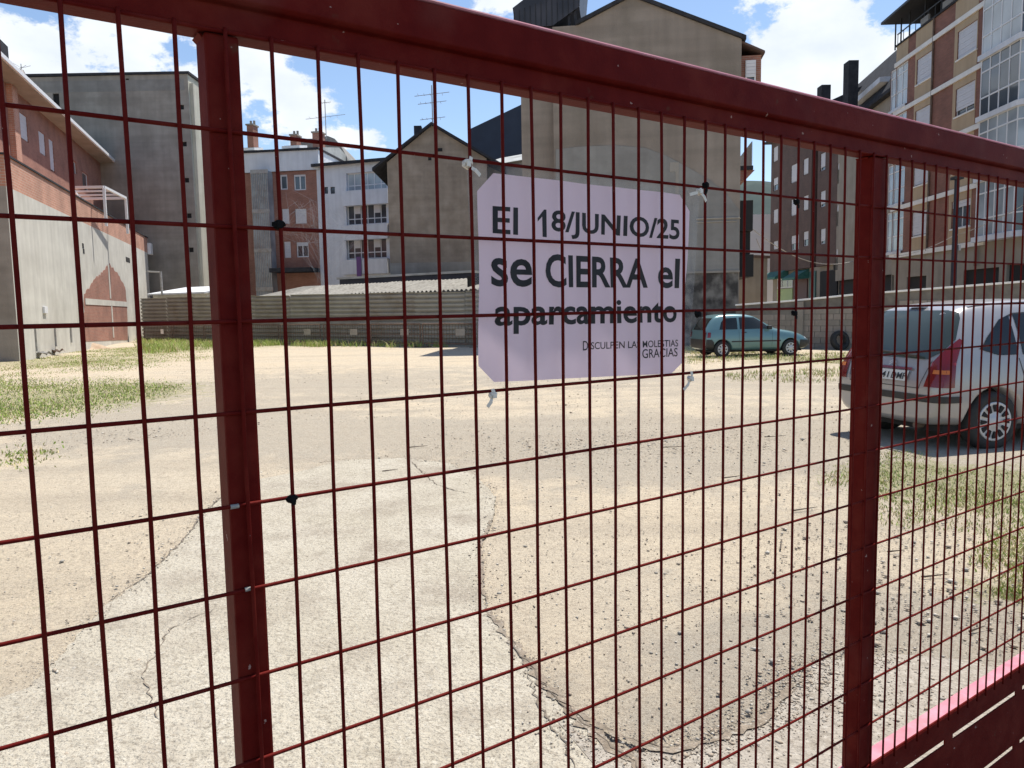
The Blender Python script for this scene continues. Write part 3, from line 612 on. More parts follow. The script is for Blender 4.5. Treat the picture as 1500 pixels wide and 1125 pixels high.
# pale mound of sand by the fence
def mound(name, c, rx, ry, h, m_, label, cat, seed=0):
    b = MB(); nr, na = 9, 28; r_ = random.Random(seed)
    ph = [r_.uniform(0, 6.28) for _ in range(4)]
    for i in range(nr+1):
        for k in range(na):
            t = 2*PI*k/na; w_ = 1+.15*math.sin(2*t+ph[0])+.1*math.sin(5*t+ph[1]); rr = i/nr
            hh = h*(1-rr**1.6)*(1+.15*math.sin(3*t+ph[2])*rr)+r_.uniform(-.02, .02)*h-.02
            b.v.append((c[0]+rx*rr*w_*math.cos(t), c[1]+ry*rr*w_*math.sin(t), hh))
    for i in range(nr):
        for k in range(na): b.f.append((i*na+k, i*na+(k+1) % na, (i+1)*na+(k+1) % na, (i+1)*na+k)); b.m.append(0)
    o = b.build(name, m_, smooth=True); return tag(o, label, cat)
m_dirt = mat('loose_earth', (.38, .27, .18), (.46, .36, .26), rough=1, scale=5, bump=1, bscale=20)
p = G(668, 506); mound('sand_heap', (p.x, p.y+.2), 1.0, .5, .32, m_dirt, 'small orange sand heap by the right end of the corrugated fence', 'heap', 1)
p = G(100, 512); mound('rubble_heap', (p.x, p.y+.5), 1.5, .9, .42, m_dirt, 'low rubble heap against the plastered wall', 'heap', 2)
# torn sack and debris near the left wall
for (x, y, lab, mm) in ((75, 521, 'brown and white torn sack in the grass beside the plastered wall', m_rust), (55, 525, 'grey crumpled sheet lying beside the torn sack', m_patch)):
    p = G(x, y); b = MB(); r_ = random.Random(x)
    for i in range(5):
        for k in range(8): b.v.append((p.x+(k-3.5)*.13+r_.uniform(-.03, .03), p.y+(i-2)*.12, .05+.20*abs(math.sin(k*1.7+i))+r_.uniform(0, .05)))
    for i in range(4):
        for k in range(7): b.f.append((i*8+k, i*8+k+1, (i+1)*8+k+1, (i+1)*8+k)); b.m.append(0)
    o = b.build('torn_sack' if mm is m_rust else 'crumpled_sheet', mm); tag(o, lab, 'debris'); s_ = o.modifiers.new('s', 'SOLIDIFY'); s_.thickness = .01

# ---- low shed with corrugated roof behind the fence
f2 = Facade('low_shed', 'low shed with a weathered corrugated roof just behind the fence', 'shed', FA+(FB-FA)*.36+nrm*0+Vector((.3, 1.4)), FA+(FB-FA)*.935+Vector((.3, 1.4)))
Ls = f2.L
def corr(fac, s0, s1, y0, z0, y1, z1, wave=.26, amp=.05, skewl=0, skewr=0, m_=None, name='roof_sheet'):
    b = MB(); n = int((s1-s0)/wave*4); i0 = 0
    for k in range(n+1):
        t = k/n; h = amp*math.sin(2*PI*(s0+(s1-s0)*t)/wave)
        b.v.append((s0+(s1-s0)*t, y0, z0+h)); b.v.append((s0+skewl+(s1-skewr-s0-skewl)*t, y1, z1+h))
    for k in range(n): b.f.append((2*k, 2*k+2, 2*k+3, 2*k+1)); b.m.append(0)
    o = b.build(name, m_ or m_fibro, fac.e); s_ = o.modifiers.new('s', 'SOLIDIFY'); s_.thickness = .015; return o
z_e = f2.at(520, 431)[1]
f2.wall(.3, Ls-1.4, 0, z_e-.12, m_concrete_d, depth=5)
nst = 6
for k in range(nst):
    a0 = (Ls-.6)*k/nst; a1 = (Ls-.6)*(k+1)/nst+.02
    corr(f2, a0, a1, -.25, z_e+.004*(k % 2), 2.6, z_e+.62+.004*(k % 2), skewl=1.0 if k == 0 else 0, skewr=-.0 if k < nst-1 else -1.0)
f2.box('shed_gable', m_dark, Ls-1.5, Ls-1.4, .2, 4.5, 0, z_e+.6)
# navy lean-to roof above
f3 = Facade('navy_lean_to', 'dark navy flat roofed lean-to behind the low shed', 'shed', at_depth(497, 47), at_depth(690, 41.5))
r = f3.rect(500, 688, 402, 425); zA = f3.at(600, 401)[1]
b = MB(); b.box(0, f3.L, 0, 5, zA-1.1, zA-.12); b.build('fascia', m_navy, f3.e); f3.box('roof', m_roofg, -.1, f3.L+.1, -.15, 5.1, zA-.12, zA)
f3.box('wall', m_navy, .1, f3.L-.1, .1, 4.9, 0, zA-1.101)

# ---- red brick block with white attic band
f = Facade('brick_apartment_block', 'four storey red brick block with white attic band and glazed stair, behind the shed', 'building', at_depth(352, 63), at_depth(472, 62))
at = f.at; zw1 = at(440, 262)[1]-0; z_band0 = at(440, 250)[1]; z_band1 = at(440, 221)[1]; z_rid = at(440, 203)[1]
hol = [f.rect(*r) for r in ((410, 421, 256, 278), (430, 448, 256, 279), (413, 423.5, 306, 328), (432, 449, 306, 328), (416, 426, 354, 378), (434, 452, 355, 377))]
f.wall(0, f.L, 0, z_band0, m_brick_r, depth=9, holes=hol)
for i, h in enumerate(hol): f.window(h, 2 if i % 2 else 1, .95 if i in (2, 3, 4) else (.25 if i == 5 else .12), t=.09)
f.wall(-.15, f.L+.12, z_band0, z_band1, m_white, depth=9.3, y=-.15, name='attic_band')
f.box('attic_ledge', m_slate, -.3, f.L+.2, -.3, 9, z_band1, z_band1+.16)
s402 = f.at(402, 320)[0]; s379 = f.at(379, 320)[0]
b = MB(); b.box(s379, s402, -.9, -.001, .5, z_band0-.02); b.build('stair_glazing', m_glassl, f.e)
b = MB(); n = 9
for k in range(n+1): b.box(s379-.02+(s402-s379)*k/n-.03, s379-.02+(s402-s379)*k/n+.03, -.95, -.9, .5, z_band0-.02)
for k in range(5): zz = .5+(z_band0-.6)*k/4; b.box(s379-.05, s402+.08, -.98, -.951, zz-.15, zz+.15)
b.build('glazing_bars', m_metalg, f.e)
b = MB(); b.prism([(-.3, z_band1+.16), (4.5, z_rid+.15), (9.2, z_band1+.16)], -.2, f.L+.12, ax='x'); b.build('roof', m_roofg, f.e)
def slope_z(y): return z_band1+.16+(y+.3)*(z_rid-.01-z_band1)/4.8
for x in (367, 432):
    s_ = f.atd(x, 212, 2)[0]; b = MB(); b.prism([(1.0, slope_z(1.0)+.05), (2.6, slope_z(2.6)+.05), (2.6, slope_z(2.6)+.25), (1.0, slope_z(1.0)+.25)], s_-.7, s_+.8, ax='x'); o = b.build('skylight', m_frame, f.e)
    b = MB(); b.prism([(1.15, slope_z(1.15)+.252), (2.45, slope_z(2.45)+.252), (2.45, slope_z(2.45)+.27), (1.15, slope_z(1.15)+.27)], s_-.55, s_+.65, ax='x'); b.build('pane', m_glass, o)
for (x0, x1, yt) in ((362, 371, 172), (425, 434, 187), (457.5, 470, 183)):
    s0 = f.atd(x0, 200, 3.6)[0]; s1 = f.atd(x1, 200, 3.6)[0]; zt_ = f.atd(x0, yt, 3.6)[1]-.95
    o = f.box('chimney', m_brick_r, s0, s1, 3.6, 4.5, z_rid-1, zt_+.3); o2 = MB(); o2.box(s0-.08, s1+.08, 3.52, 4.58, zt_+.302, zt_+.42)
    for k in (0, 1): o2.bar((s0+.2+k*.3, 4.0, zt_+.4), (s0+.2+k*.3, 4.0, zt_+.75), .1, 8)
    o2.build('chimney_cap', m_concrete_d, o)
f.box('ground_floor_canopy', m_slate, s402+.2, f.L-.2, -1.8, -.001, f.at(430, 400)[1], f.at(430, 394)[1])
# grey rounded gable next to it
g2 = Facade('grey_arched_roof_building', 'grey rendered gable with a curved roof edge rising behind the white block', 'building', at_depth(440, 68), at_depth(512, 68))
pts = [g2.at(*p) for p in ((462, 203), (480, 199), (490, 203), (500, 215), (508, 230), (510, 240))]
g2.wall(0, g2.L, 0, g2.at(500, 243)[1], m_patch, depth=8, top=[(.2, pts[0][1])]+pts)
# ---- white block with glazed balconies
f = Facade('white_apartment_block', 'white rendered block with glazed balconies on three floors', 'building', at_depth(469.5, 62), at_depth(575, 60))
z_e = f.at(500, 240)[1]
hol = [f.rect(475, 480.5, 274, 284), f.rect(484, 490.5, 274, 284)]
rows = [(254, 281), (301, 331), (349, 381)]
bal = [f.rect(507, 566, a_, c_) for a_, c_ in rows]
f.wall(0, f.L, 0, z_e, m_white, depth=9, holes=hol+bal, rev=.6)
for h in hol: f.window(h, 1, 0, fm=m_slate)
for i, h in enumerate(bal):
    o = f.window((h[0], h[1], h[2]+.05, h[3]), 6, 0, y=.25, trans=(.3,), t=.07, gm=m_glassl if i == 0 else m_glass)
    if i: 
        for k in (1, 4):
            x0 = h[0]+(h[1]-h[0])*k/6+.05; q = MB(); q.box(x0, x0+(h[1]-h[0])/6-.1, .22, .248, h[2]+.9, h[3]-.08); q.build('curtain', m_shut, o)
    f.box('balcony_parapet', m_white, h[0]-.1, h[1]+.3, -.5, -.001, h[2]-1.15, h[2]-.02)
b = MB(); b.prism([(-.4, z_e), (4.5, f.at(520, 226)[1]+.5), (9.3, z_e)], -.2, f.L+.3, ax='x'); b.build('roof', m_roofg, f.e)
f.box('eaves', m_slate, -.2, f.L+.4, -.45, -.3, z_e-.12, z_e+.1)
tw2 = f.at(536, 392); pp = f.at(530, 375)
b = MB(); b.box(pp[0]-.15, pp[0]+.25, -.62, -.57, pp[1]-1.7, pp[1]-.1); b.build('hanging_towel', mat('purple_cloth', (.16, .08, .22), rough=.9), f.e)
ma = f.at(478, 200)
# antennas
def antenna(x, yb, yt, v, label, arms=(0.2, .5)):
    p0 = P(x, yb, v); p1 = P(x, yt, v); b = MB(); b.bar(p0, (p0.x, p0.y, p1.z), .035, 5); o = b.build('mast', m_metalg); o.name = 'tv_antenna'
    H = p1.z-p0.z
    for a_, w_ in arms:
        z = p1.z-H*a_; c = MB(); c.bar((p0.x-w_, p0.y, z-.08*w_), (p0.x+w_, p0.y, z+.12*w_), .02, 4)
        for k in range(5): c.bar((p0.x-w_*.8+.35*w_*k, p0.y-.25, z), (p0.x-w_*.8+.35*w_*k, p0.y+.25, z), .012, 4)
        cc_ = c.build('antenna_arm', m_metalg, o)
    return tag(o, label, 'antenna')
antenna(478, 203, 146, 64, 'tall thin television antenna above the grey curved roof', ((.08, .5), (.45, 1.6)))
antenna(634, 186, 125, 50, 'television antenna on the ridge of the brown gabled house', ((.22, 1.1), (.42, .9), (.8, .8)))
# ---- brown gabled house
f = Facade('brown_gabled_house', 'tall brown rendered gable wall with dark roof edges and two small vents', 'building', at_depth(572, 50), at_depth(716, 50))
zl = f.at(572, 240)[1]; apx = f.at(632.5, 184); er = f.at(714, 232); el = f.at(563, 238)
ze = min(er[1], el[1])
vents = [f.rect(641, 648, 217, 222), f.rect(627, 632, 229, 235)]
f.wall(0, f.L, 0, ze, m_concrete_b, depth=11, top=[(.0, el[1]), apx, (f.L, er[1])])
for v_ in vents: f.box('vent', m_dark, v_[0], v_[1], -.01, .1, v_[2], v_[3])
b = MB(); t_ = .16
sl_ = (apx[1]-el[1])/(apx[0]-el[0]); 
b.prism([(-.9, apx[1]-sl_*(apx[0]+.9)), (apx[0], apx[1]), (apx[0], apx[1]+t_), (-.9, apx[1]-sl_*(apx[0]+.9)+t_)], -.35, 11.3)
sr_ = (apx[1]-er[1])/(er[0]-apx[0])
b.prism([(apx[0], apx[1]), (f.L+1.2, apx[1]-sr_*(f.L+1.2-apx[0])), (f.L+1.2, apx[1]-sr_*(f.L+1.2-apx[0])+t_), (apx[0], apx[1]+t_)], -.35, 11.3)
b.build('roof', m_slate, f.e)
c_ = f.atd(611.5, 184, 3.2); f.box('chimney', m_slate, c_[0]-.25, c_[0]+.25, 3.2, 3.8, apx[1]-3, c_[1])
f.box('skirting_band', m_concrete_d, 0, f.L, -.02, -.001, 0, f.at(600, 385)[1])
# grey wall continuing to the right of it
f = Facade('grey_rear_annex', 'pale grey rendered annex with a light roof between the gabled house and the big block', 'building', at_depth(692, 54), at_depth(800, 50))
z1_ = f.at(740, 240)[1]; f.wall(0, f.L, 0, z1_, m_concrete_d, depth=7)
b = MB(); b.prism([(-.3, z1_), (3.5, z1_+1.3), (7.3, z1_)], -.2, f.L, ax='x'); b.build('roof', m_roofg, f.e)
f = Facade('navy_gabled_building', 'navy blue clad building with sloping roof rising behind the annex', 'building', at_depth(693, 66), at_depth(820, 66))
p0 = f.at(693, 189); p1 = f.at(766, 152); f.wall(0, f.L, 0, p0[1], m_navy, depth=9, top=[(0.01, p0[1]+.01), (f.L*.7, p0[1]+(p1[1]-p0[1])*f.L*.7/(p1[0])), (f.L-.01, p1[1])])
# ---- main building
MZ = 30.5
f = Facade('blank_gable_block', 'large brown grey blank gable wall with a curved pale render patch, in the middle', 'building', at_depth(764, MZ, 300), at_depth(1084, 29.3, 300))
zA_ = f.at(830, 38)[1]; s812 = f.at(811, 200)[0]; s847 = f.at(847, 36)[0]; apx = f.at(925, -4.6); er = f.at(1087, 57)
f.wall(0, s812, 0, zA_, m_concrete_m, depth=9, y=.35, name='recessed_wall')
f.wall(s812, f.L, 0, zA_-.9, m_concrete_m, depth=9.3, top=[(s812, zA_), (s847, zA_), apx, (f.L, er[1])])
b = MB(); t_ = .14
def lin(p, q, o_): return [(p[0], p[1]), (q[0], q[1]), (q[0], q[1]+o_), (p[0], p[1]+o_)]
b.prism(lin((s847-.1, zA_-.02), apx, t_), -.12, 9.4); b.prism(lin(apx, (f.L+.15, er[1]-.05), t_), -.12, 9.4); b.build('roof', m_slate, f.e)
f.box('parapet_cap', m_slate, -.1, s847, .3, 9, zA_, zA_+.1)
# dark clad roof structure
p0 = f.at(759, 8); pz = f.at(759, 40); x1_ = f.at(848, 0)[0]
b = MB(); b.prism([(-.15, zA_+.12), (s812, zA_+.12), (x1_, zA_+.75), (x1_+.2, p0[1]+1.8), (-.25, p0[1])], .2, 3.8); o = b.build('roof_shed', m_darkclad, f.e)
b = MB()
for k in range(13): xx = -.2+(x1_+.2)*k/12; b.box(xx-.012, xx+.012, .17, .199, zA_+.12+max(0, (xx-s812)*.63), p0[1]-.1+xx*.3)
b.build('cladding_batten', m_slate, o)
for x in (833, 842): s_ = f.at(x, 30)[0]; f.box('roof_post', m_slate, s_-.05, s_+.05, .3, .4, zA_+.1, zA_+.9)
# curved render patch
arc = [(814, 219), (850, 215), (900, 213), (945, 217), (975, 228), (1005, 244), (1040, 264), (1065, 285), (1083, 308)]
lowz = f.at(950, 399)[1]; pl = [f.at(*p) for p in arc]; pl = [(min(a_, f.L-.002), c_) for a_, c_ in pl]
b = MB(); b.prism([(s812+.05, lowz)]+pl+[(f.L-.002, lowz)], -.03, -.001); b.build('render_patch', m_patch, f.e)
r = f.rect(981, 994, 238, 290); b = MB(); b.box(r[0], r[1], -.05, -.031, r[3]-.35, r[3]); b.box(r[1]-.12, r[1], -.05, -.031, r[2], r[3]-.351); b.build('chase', m_concrete_d, f.e)
b = MB(); p0 = f.at(1020, 321); p1 = f.at(1083, 319); b.bar((p0[0], -.06, p0[1]), (p1[0], -.06, p1[1]), .03); p0 = f.at(1020, 326); p1 = f.at(1079, 324); b.bar((p0[0], -.06, p0[1]), (p1[0], -.06, p1[1]), .02); b.build('pipe', m_concrete_d, f.e)
m_soot = mat('sooty_render', (.045, .04, .037), (.20, .185, .165), rough=.95, scale=1.9, detail=9, contrast=(.42, .62), dirt=(.05, .048, .045), dirtscale=.9)
b = MB(); b.box(s812+.05, f.L-.05, -.025, -.001, 0, lowz-.08); b.build('stained_base', m_soot, f.e)
f.box('ledge', m_concrete_d, s812, f.L, -.09, -.001, lowz-.08, lowz-.002)
# right hand side: dormer, balcony, dark shutters
sx = f.L
o = f.wall(sx+.002, sx+.75, f.at(1090, 132)[1], f.at(1090, 78)[1], m_brick_r, depth=4, y=.3, name='side_bay', holes=[])
r_ = (sx+.18, sx+.55, f.at(1090, 122)[1], f.at(1090, 86)[1])
f.window(r_, 1, .7, y=.22, t=.05)
b = MB(); zq = f.at(1090, 78)[1]; b.prism([(sx-.0, zq+.42), (sx+.85, zq), (sx+.85, zq+.08), (sx, zq+.5)], .1, 4.5); b.build('side_roof', m_brick_d, f.e)
for (yt, yb) in ((236, 242),):
    z0_ = f.at(1090, yb)[1]; z1_ = f.at(1090, yt)[1]
    f.box('balcony_slab', m_slate, sx+.002, sx+.62, 1.0, 5, z0_, z1_); f.box('balcony_glass', m_glassl, sx+.55, sx+.58, 1.0, 4.9, z1_+.002, z1_+.9)
    b = MB(); b.prism([(sx+.002, z0_-.002), (sx+.7, z0_-.002), (sx+.002, z0_-.55)], 1.1, 5); b.build('balcony_bracket', m_brick_r, f.e)
b = MB(); b.box(sx+.002, sx+.52, .3, 4, f.at(1090, 337)[1], f.at(1090, 292)[1]); b.box(sx+.002, sx+.56, .3, 4, f.at(1090, 405)[1], f.at(1090, 372)[1]); b.box(sx+.002, sx+.46, .5, 4, f.at(1090, 371)[1], f.at(1090, 338)[1]); b.build('side_shutter_boxes', m_dark, f.e)

# ---- distant pieces in the gap
f = Facade('white_warehouse', 'white warehouse gable seen in the gap beside the big block', 'building', at_depth(1075, 75), at_depth(1150, 75))
f.wall(0, f.L, 0, f.at(1110, 314)[1], m_frame, depth=10); 
f = Facade('beige_side_building', 'beige lower building behind the block wall, in the gap', 'building', at_depth(1070, 44), at_depth(1124, 46))
f.wall(0, f.L, 0, f.at(1110, 378)[1], m_beige, depth=8); f.box('coping', m_rust, -.1, f.L+.1, -.1, 8.1, f.at(1110, 378)[1], f.at(1110, 374)[1])
# hill
b = MB(); nx, nyy = 60, 12
for i in range(nx+1):
    for j in range(nyy+1):
        x = -900+2400*i/nx; y = 700+900*j/nyy; ridge = 1-abs(j/nyy-.65)/.65
        h = max(0, ridge)*(225+35*math.sin(x*.006+1)+18*math.sin(x*.019)+6*math.sin(x*.07+j))*(1/(1+math.exp(-(x-60)/130)))-2
        b.v.append((x, y, h))
for i in range(nx):
    for j in range(nyy): b.f.append((i*(nyy+1)+j, (i+1)*(nyy+1)+j, (i+1)*(nyy+1)+j+1, i*(nyy+1)+j+1)); b.m.append(0)
struct(b.build('hill', m_hill, smooth=True))

# ---- brown block along the street
f = Facade('brown_apartment_block', 'dark brown brick block with white roller shutters along the street', 'building', (23.7, 71.0), (23.9, 57.2))
z_e = f.at(1128, 212)[1]
hol = []; sh = []
colx = [(1133, 1139.5, [(217, 238), (262, 280), (308, 328), (354, 366)]), (1159, 1170, [(243, 269), (293, 317), (346, 367)]), (1177, 1184, [(234, 257), (288, 309), (340, 361)])]
for x0, x1, rs in colx:
    for i, (a_, c_) in enumerate(rs): hol.append(f.rect(x0, x1, a_, c_)); sh.append(.95 if (i+x0) % 3 else .55)
for x0, x1, rs in [(1202, 1209, [(226, 251), (281, 304), (336, 358)])]:
    for (a_, c_) in rs: hol.append(f.rect(x0, x1, a_, c_)); sh.append(.8)
zs1 = f.at(1128, 400)[1]
f.wall(0, f.at(1188, 300)[0], zs1, z_e, m_brick_d, depth=10, holes=hol[:10]); f.wall(f.at(1197, 300)[0], f.L, zs1, z_e, m_brick_d, depth=10, holes=hol[10:], name='wall')
f.box('recess', m_slate, f.at(1188, 300)[0]+.002, f.at(1197, 300)[0]-.002, .9, 9.9, zs1, z_e)
for h, s_ in zip(hol, sh): f.window(h, 1, s_, t=.06)
f.box('ground_floor', m_beige, 0, f.L, .3, 9.9, 0, zs1-.002)
f.box('eaves', m_slate, -.4, f.L, -.5, 10, z_e, z_e+.2)
b = MB(); b.prism([(-.5, z_e+.2), (5, z_e+2.6), (10, z_e+.2)], -.3, f.L, ax='x'); b.build('roof', m_slate, f.e)
for (x0, x1) in ((1127, 1150), (1161, 1180)):
    s0 = f.at(x0, 400)[0]; s1 = f.at(x1, 400)[0]; za = f.at(x0, 396)[1]; zb_ = f.at(x0, 408)[1]
    b = MB(); b.prism([(.29, za), (-.9, zb_), (-.9, zb_-.15), (.29, zb_-.1)], s0, s1, ax='x'); b.build('awning', m_green, f.e)
s0 = f.at(1135, 430)[0]; s1 = f.at(1157, 430)[0]; f.box('lime_panel', m_lime, s0, s1, .2, .29, 0, f.at(1135, 424)[1]); f.window((s0, s1, f.at(1135, 423)[1], f.at(1135, 409)[1]), 3, 0, y=.2, t=.09)
s0 = f.at(1158.5, 430)[0]; s1 = f.at(1178, 430)[0]; f.box('shop_door', mat('dark_red_door', (.09, .03, .03), rough=.6), s0, s1, .2, .298, 0, zs1-.3)
s0 = f.at(1181, 430)[0]; s1 = f.at(1190, 430)[0]; f.box('teal_door', mat('teal_door', (.05, .13, .12), rough=.6), s0, s1, .2, .298, 0, zs1-.3)
s0 = f.at(1197, 430)[0]; f.box('garage_opening', m_dark, s0, f.L-.1, .2, .298, 0, zs1-.4)
# ---- beige block
f = Facade('beige_apartment_block', 'plain beige block with few dark windows and steep slate roof, beside the brown block', 'building', (23.9, 57.15), (22.2, 43.4))
z_e = f.at(1262, 172)[1]
hol = [f.rect(1222, 1229, 243, 272), f.rect(1221, 1228, 303, 333), f.rect(1221, 1227, 366, 396), f.rect(1272, 1284, 215, 250), f.rect(1272, 1284, 290, 325)]
f.wall(0, f.L, f.at(1222, 412)[1], z_e, m_beige, depth=9, holes=hol, name='wall'); f.box('ground_floor', m_dark, 0.0, f.L, .3, 8.9, 0, f.at(1222, 412)[1]-.002)
for h in hol: f.window(h, 2, .3, t=.05, fm=m_slate)
zr_ = f.atd(1300, 85, 2.2)[1]
b = MB(); b.prism([(-.4, z_e), (-.4, z_e+.2), (2.2, zr_), (9, z_e)], -4.5, f.L-.1, ax='x'); b.build('slate_roof', m_slate, f.e)
for (x0, x1, yt, yb) in ((1204, 1217, 113, 150), (1244, 1258, 76, 130)):
    pt = P(x0, yt, 54.5 if x0 < 1220 else 50); pb_ = P(x0, yb, 54.5 if x0 < 1220 else 50); wv = (x1-x0)/F*pt.y
    o = MB(); o.box(pt.x, pt.x+wv, pt.y, pt.y+.8, pb_.z-2, pt.z-.5); c_ = o.build('chimney', m_slate, None)
    c_.parent = f.e; c_.matrix_parent_inverse = Matrix.LocRotScale(f.e.location, f.e.rotation_euler, None).inverted()
    o = MB(); o.bar((pt.x+wv*.5, pt.y+.4, pt.z-.5), (pt.x+wv*.5, pt.y+.4, pt.z), wv*.26, 8); o.box(pt.x-.06, pt.x+wv+.06, pt.y-.06, pt.y+.86, pt.z-.5+.001, pt.z-.38); k_ = o.build('chimney_pot', m_concrete_d, None); k_.parent = c_; k_.matrix_parent_inverse = (Matrix.LocRotScale(f.e.location, f.e.rotation_euler, None) @ c_.matrix_parent_inverse).inverted() if False else c_.matrix_parent_inverse
s_ = f.at(1232, 160); b = MB(); r0_ = f.at(1228, 150)[0]; r1_ = f.at(1258, 150)[0]
b.prism([(r0_, z_e), (r0_, z_e+1.4), (r0_+.5, z_e+1.9), (r1_, z_e+1.9), (r1_, z_e)], .1, 2.6); b.build('dormer', m_beige, f.e)
b = MB(); r0_ = f.at(1260, 160)[0]; r1_ = f.at(1298, 150)[0]; b.prism([(r0_, z_e+.9), (r0_+.8, z_e+1.25), (r1_, z_e+1.3), (r1_, z_e+1.0)], -.4, 2.2); b.build('terrace_canopy', m_white, f.e)

# ---- tall brick building with galleries
f = Facade('tall_brick_block', 'tall red brick and ochre block with white string courses and glazed galleries, at the right', 'building', (21.03, 43.0), (20.15, 25.5))
at = f.at; zs = [at(1302, 104)[1]]; fl = zs[0]-at(1302, 172.5)[1]
for k in range(1, 5): zs.append(zs[0]-fl*k)
ztp = at(1302, 78)[1]; X = lambda x: f.at(x, 200)[0]
cols = dict(A=(X(1302.5), X(1327)), w1=(X(1340), X(1362)), o1=(X(1338), X(1363)), w2=(X(1398), X(1426)), o2=(X(1394), X(1427)), g=(X(1444), X(1490)))
hol = []; kinds = []
for i, z in enumerate(zs):
    zt_ = z-.18*fl; zb_ = z-.67*fl
    if i < 4:
        hol.append((cols['w1'][0], cols['w1'][1], zb_, zt_)); kinds.append(('w', i, 1)); hol.append((cols['w2'][0], cols['w2'][1], zb_, zt_)); kinds.append(('w', i, 2))
        hol.append((cols['A'][0], cols['A'][1], z-.9*fl, z-.05*fl)); kinds.append(('g', i, 0))
base_z = zs[4]
gstart = cols['g'][0]
f.wall(0, gstart, base_z, ztp, m_brick_t, depth=12, holes=hol)
for h, k in zip(hol, kinds):
    if k[0] == 'w':
        part = {(2, 1): 0, (1, 2): 0, (1, 1): .85, (2, 2): .82, (3, 2): .25, (3, 1): .95}.get((k[1], k[2]), .97)
        if (k[1], k[2]) == (0, 1) or (k[1], k[2]) == (0, 2): part = .97
        if (k[1], k[2]) == (1, 2): part = .8
        if (k[1], k[2]) == (2, 1): part = .95
        f.window(h, 2, part, t=.05, y=.07, sill=True)
    else: f.window(h, 3, 0, t=.06, y=.03, trans=(.38, .8), gm=m_glassl)
# ochre spandrels proud of the brick
for (a_, c_) in (cols['o1'], cols['o2']):
    w0, w1 = (cols['w1'] if a_ == cols['o1'][0] else cols['w2'])
    b = MB(); zprev = ztp
    for i in range(4):
        z = zs[i]; b.box(a_, c_, -.02, -.001, z-.18*fl+.001, zprev); zprev = z-.67*fl-.075
        b.box(a_, w0-.001, -.018, -.001, z-.67*fl-.07, z-.18*fl); b.box(w1+.001, c_, -.018, -.001, z-.67*fl-.07, z-.18*fl)
    b.box(a_, c_, -.02, -.001, base_z+.05, zprev); b.build('ochre_panel', m_ochre, f.e)
b = MB(); b.box(.02, cols['A'][1], -.02, -.001, zs[0]+.1, ztp); b.build('ochre_panel', m_ochre, f.e)
for i, z in enumerate(zs):
    f.box('string_course', m_coping, -.05, gstart+.3, -.09, -.021, z-.12, z+.10)
    if i < 4: f.box('balcony_slab', m_white, cols['A'][0], cols['A'][1], -.12, -.091, z-fl+.1, z-.9*fl-.01)
b = MB(); xx = X(1438); b.bar((xx, -.07, base_z-1), (xx, -.07, zs[0]-fl*.35), .06, 8); xx = X(1364); b.bar((xx, -.05, base_z), (xx, -.05, ztp), .05, 8); b.build('downpipe', m_rust, f.e)
# projecting glazed gallery, right
g0 = gstart; pr = .32; g1 = f.atd(1489, 200, -pr)[0]; g2_ = g1+1.3
def gal(z0, z1, i):
    # angled first face then front face
    pts_ = [(g0, -.10), (g0+.02, -pr), (g1, -pr), (g2_, .9)]
    for j, (p, q) in enumerate(zip(pts_[:-1], pts_[1:])):
        d = Vector((q[0]-p[0], q[1]-p[1])); L = d.length; ang = math.atan2(d.y, d.x)
        e = MB(); n = (1, 4, 2)[j]; t = .06
        M_ = Matrix.Translation((p[0], p[1], 0)) @ Matrix.Rotation(ang, 4, 'Z')
        for k in range(n+1): xk = L*k/n; e.box(max(0, xk-t/2), min(L, xk+t/2), 0, .06, z0, z1)
        for fr in (0, .32, .78, 1): zz = z0+(z1-z0)*fr; e.box(0, L, -.004, .064, zz-.03 if fr else zz, zz+.03 if fr < 1 else zz)
        e.v = [tuple(M_ @ Vector(v)) for v in e.v]; o = e.build('gallery_window', m_frame, f.e)
        gp = MB(); gp.box(.02, L-.02, .02, .035, z0+.02, z1-.02); gp.v = [tuple(M_ @ Vector(v)) for v in gp.v]; gp.build('pane', m_glass if (i+j) % 3 == 2 else m_glassl, o)
        cu = MB()
        for k in range(n):
            if random.random() < .6: cu.box(L*k/n+.05, L*(k+1)/n-.05, .08, .09, z0+(z1-z0)*.34, z1-.05)
        if cu.v: cu.v = [tuple(M_ @ Vector(v)) for v in cu.v]; cu.build('curtain', m_shut, o)
for i in range(5):
    z = zs[i]; z1_ = z-.02 if i else z+fl*.0; z0_ = z-fl+.22
    if i < 4: gal(z0_, z-.001 if i else z, i)
    b = MB(); b.prism([(g0-.1, .12), (g0-.1, -pr-.1), (g1+.05, -pr-.1), (g2_+.1, .85), (g2_, 1.2)], z-.0, z+.22, ax='z'); b.build('gallery_slab', m_white, f.e)
z = zs[0]; gal(z+.22, z+fl-.0, 5)
b = MB(); b.prism([(g0-.1, .12), (g0-.1, -pr-.1), (g1+.05, -pr-.1), (g2_+.1, .85), (g2_, 1.2)], z+fl, z+fl+.22, ax='z'); b.build('gallery_slab', m_white, f.e)
f.wall(g0+.002, g1-.1, base_z, zs[0]+fl+.2, m_brick_t, depth=11, name='wall', y=.1); f.wall(g1-.098, f.L, base_z, zs[0]+fl+.2, m_brick_t, depth=11, name='wall', y=1.25)
# ground floor
hol = [f.rect(1327, 1355, 406, 428), f.rect(1410, 1461, 396, 422), f.rect(1473, 1520, 388, 422), f.rect(1296, 1308, 404, 425)]
hol = [(max(.05, h[0]), h[1], 0, h[3]) for h in hol]
f.wall(0, f.L, 0, base_z-.001, m_beige, depth=12, y=.05, name='ground_floor_wall', holes=hol)
for h in hol: f.box('garage_door', m_dark, h[0], h[1], .17, .25, h[2], h[3])
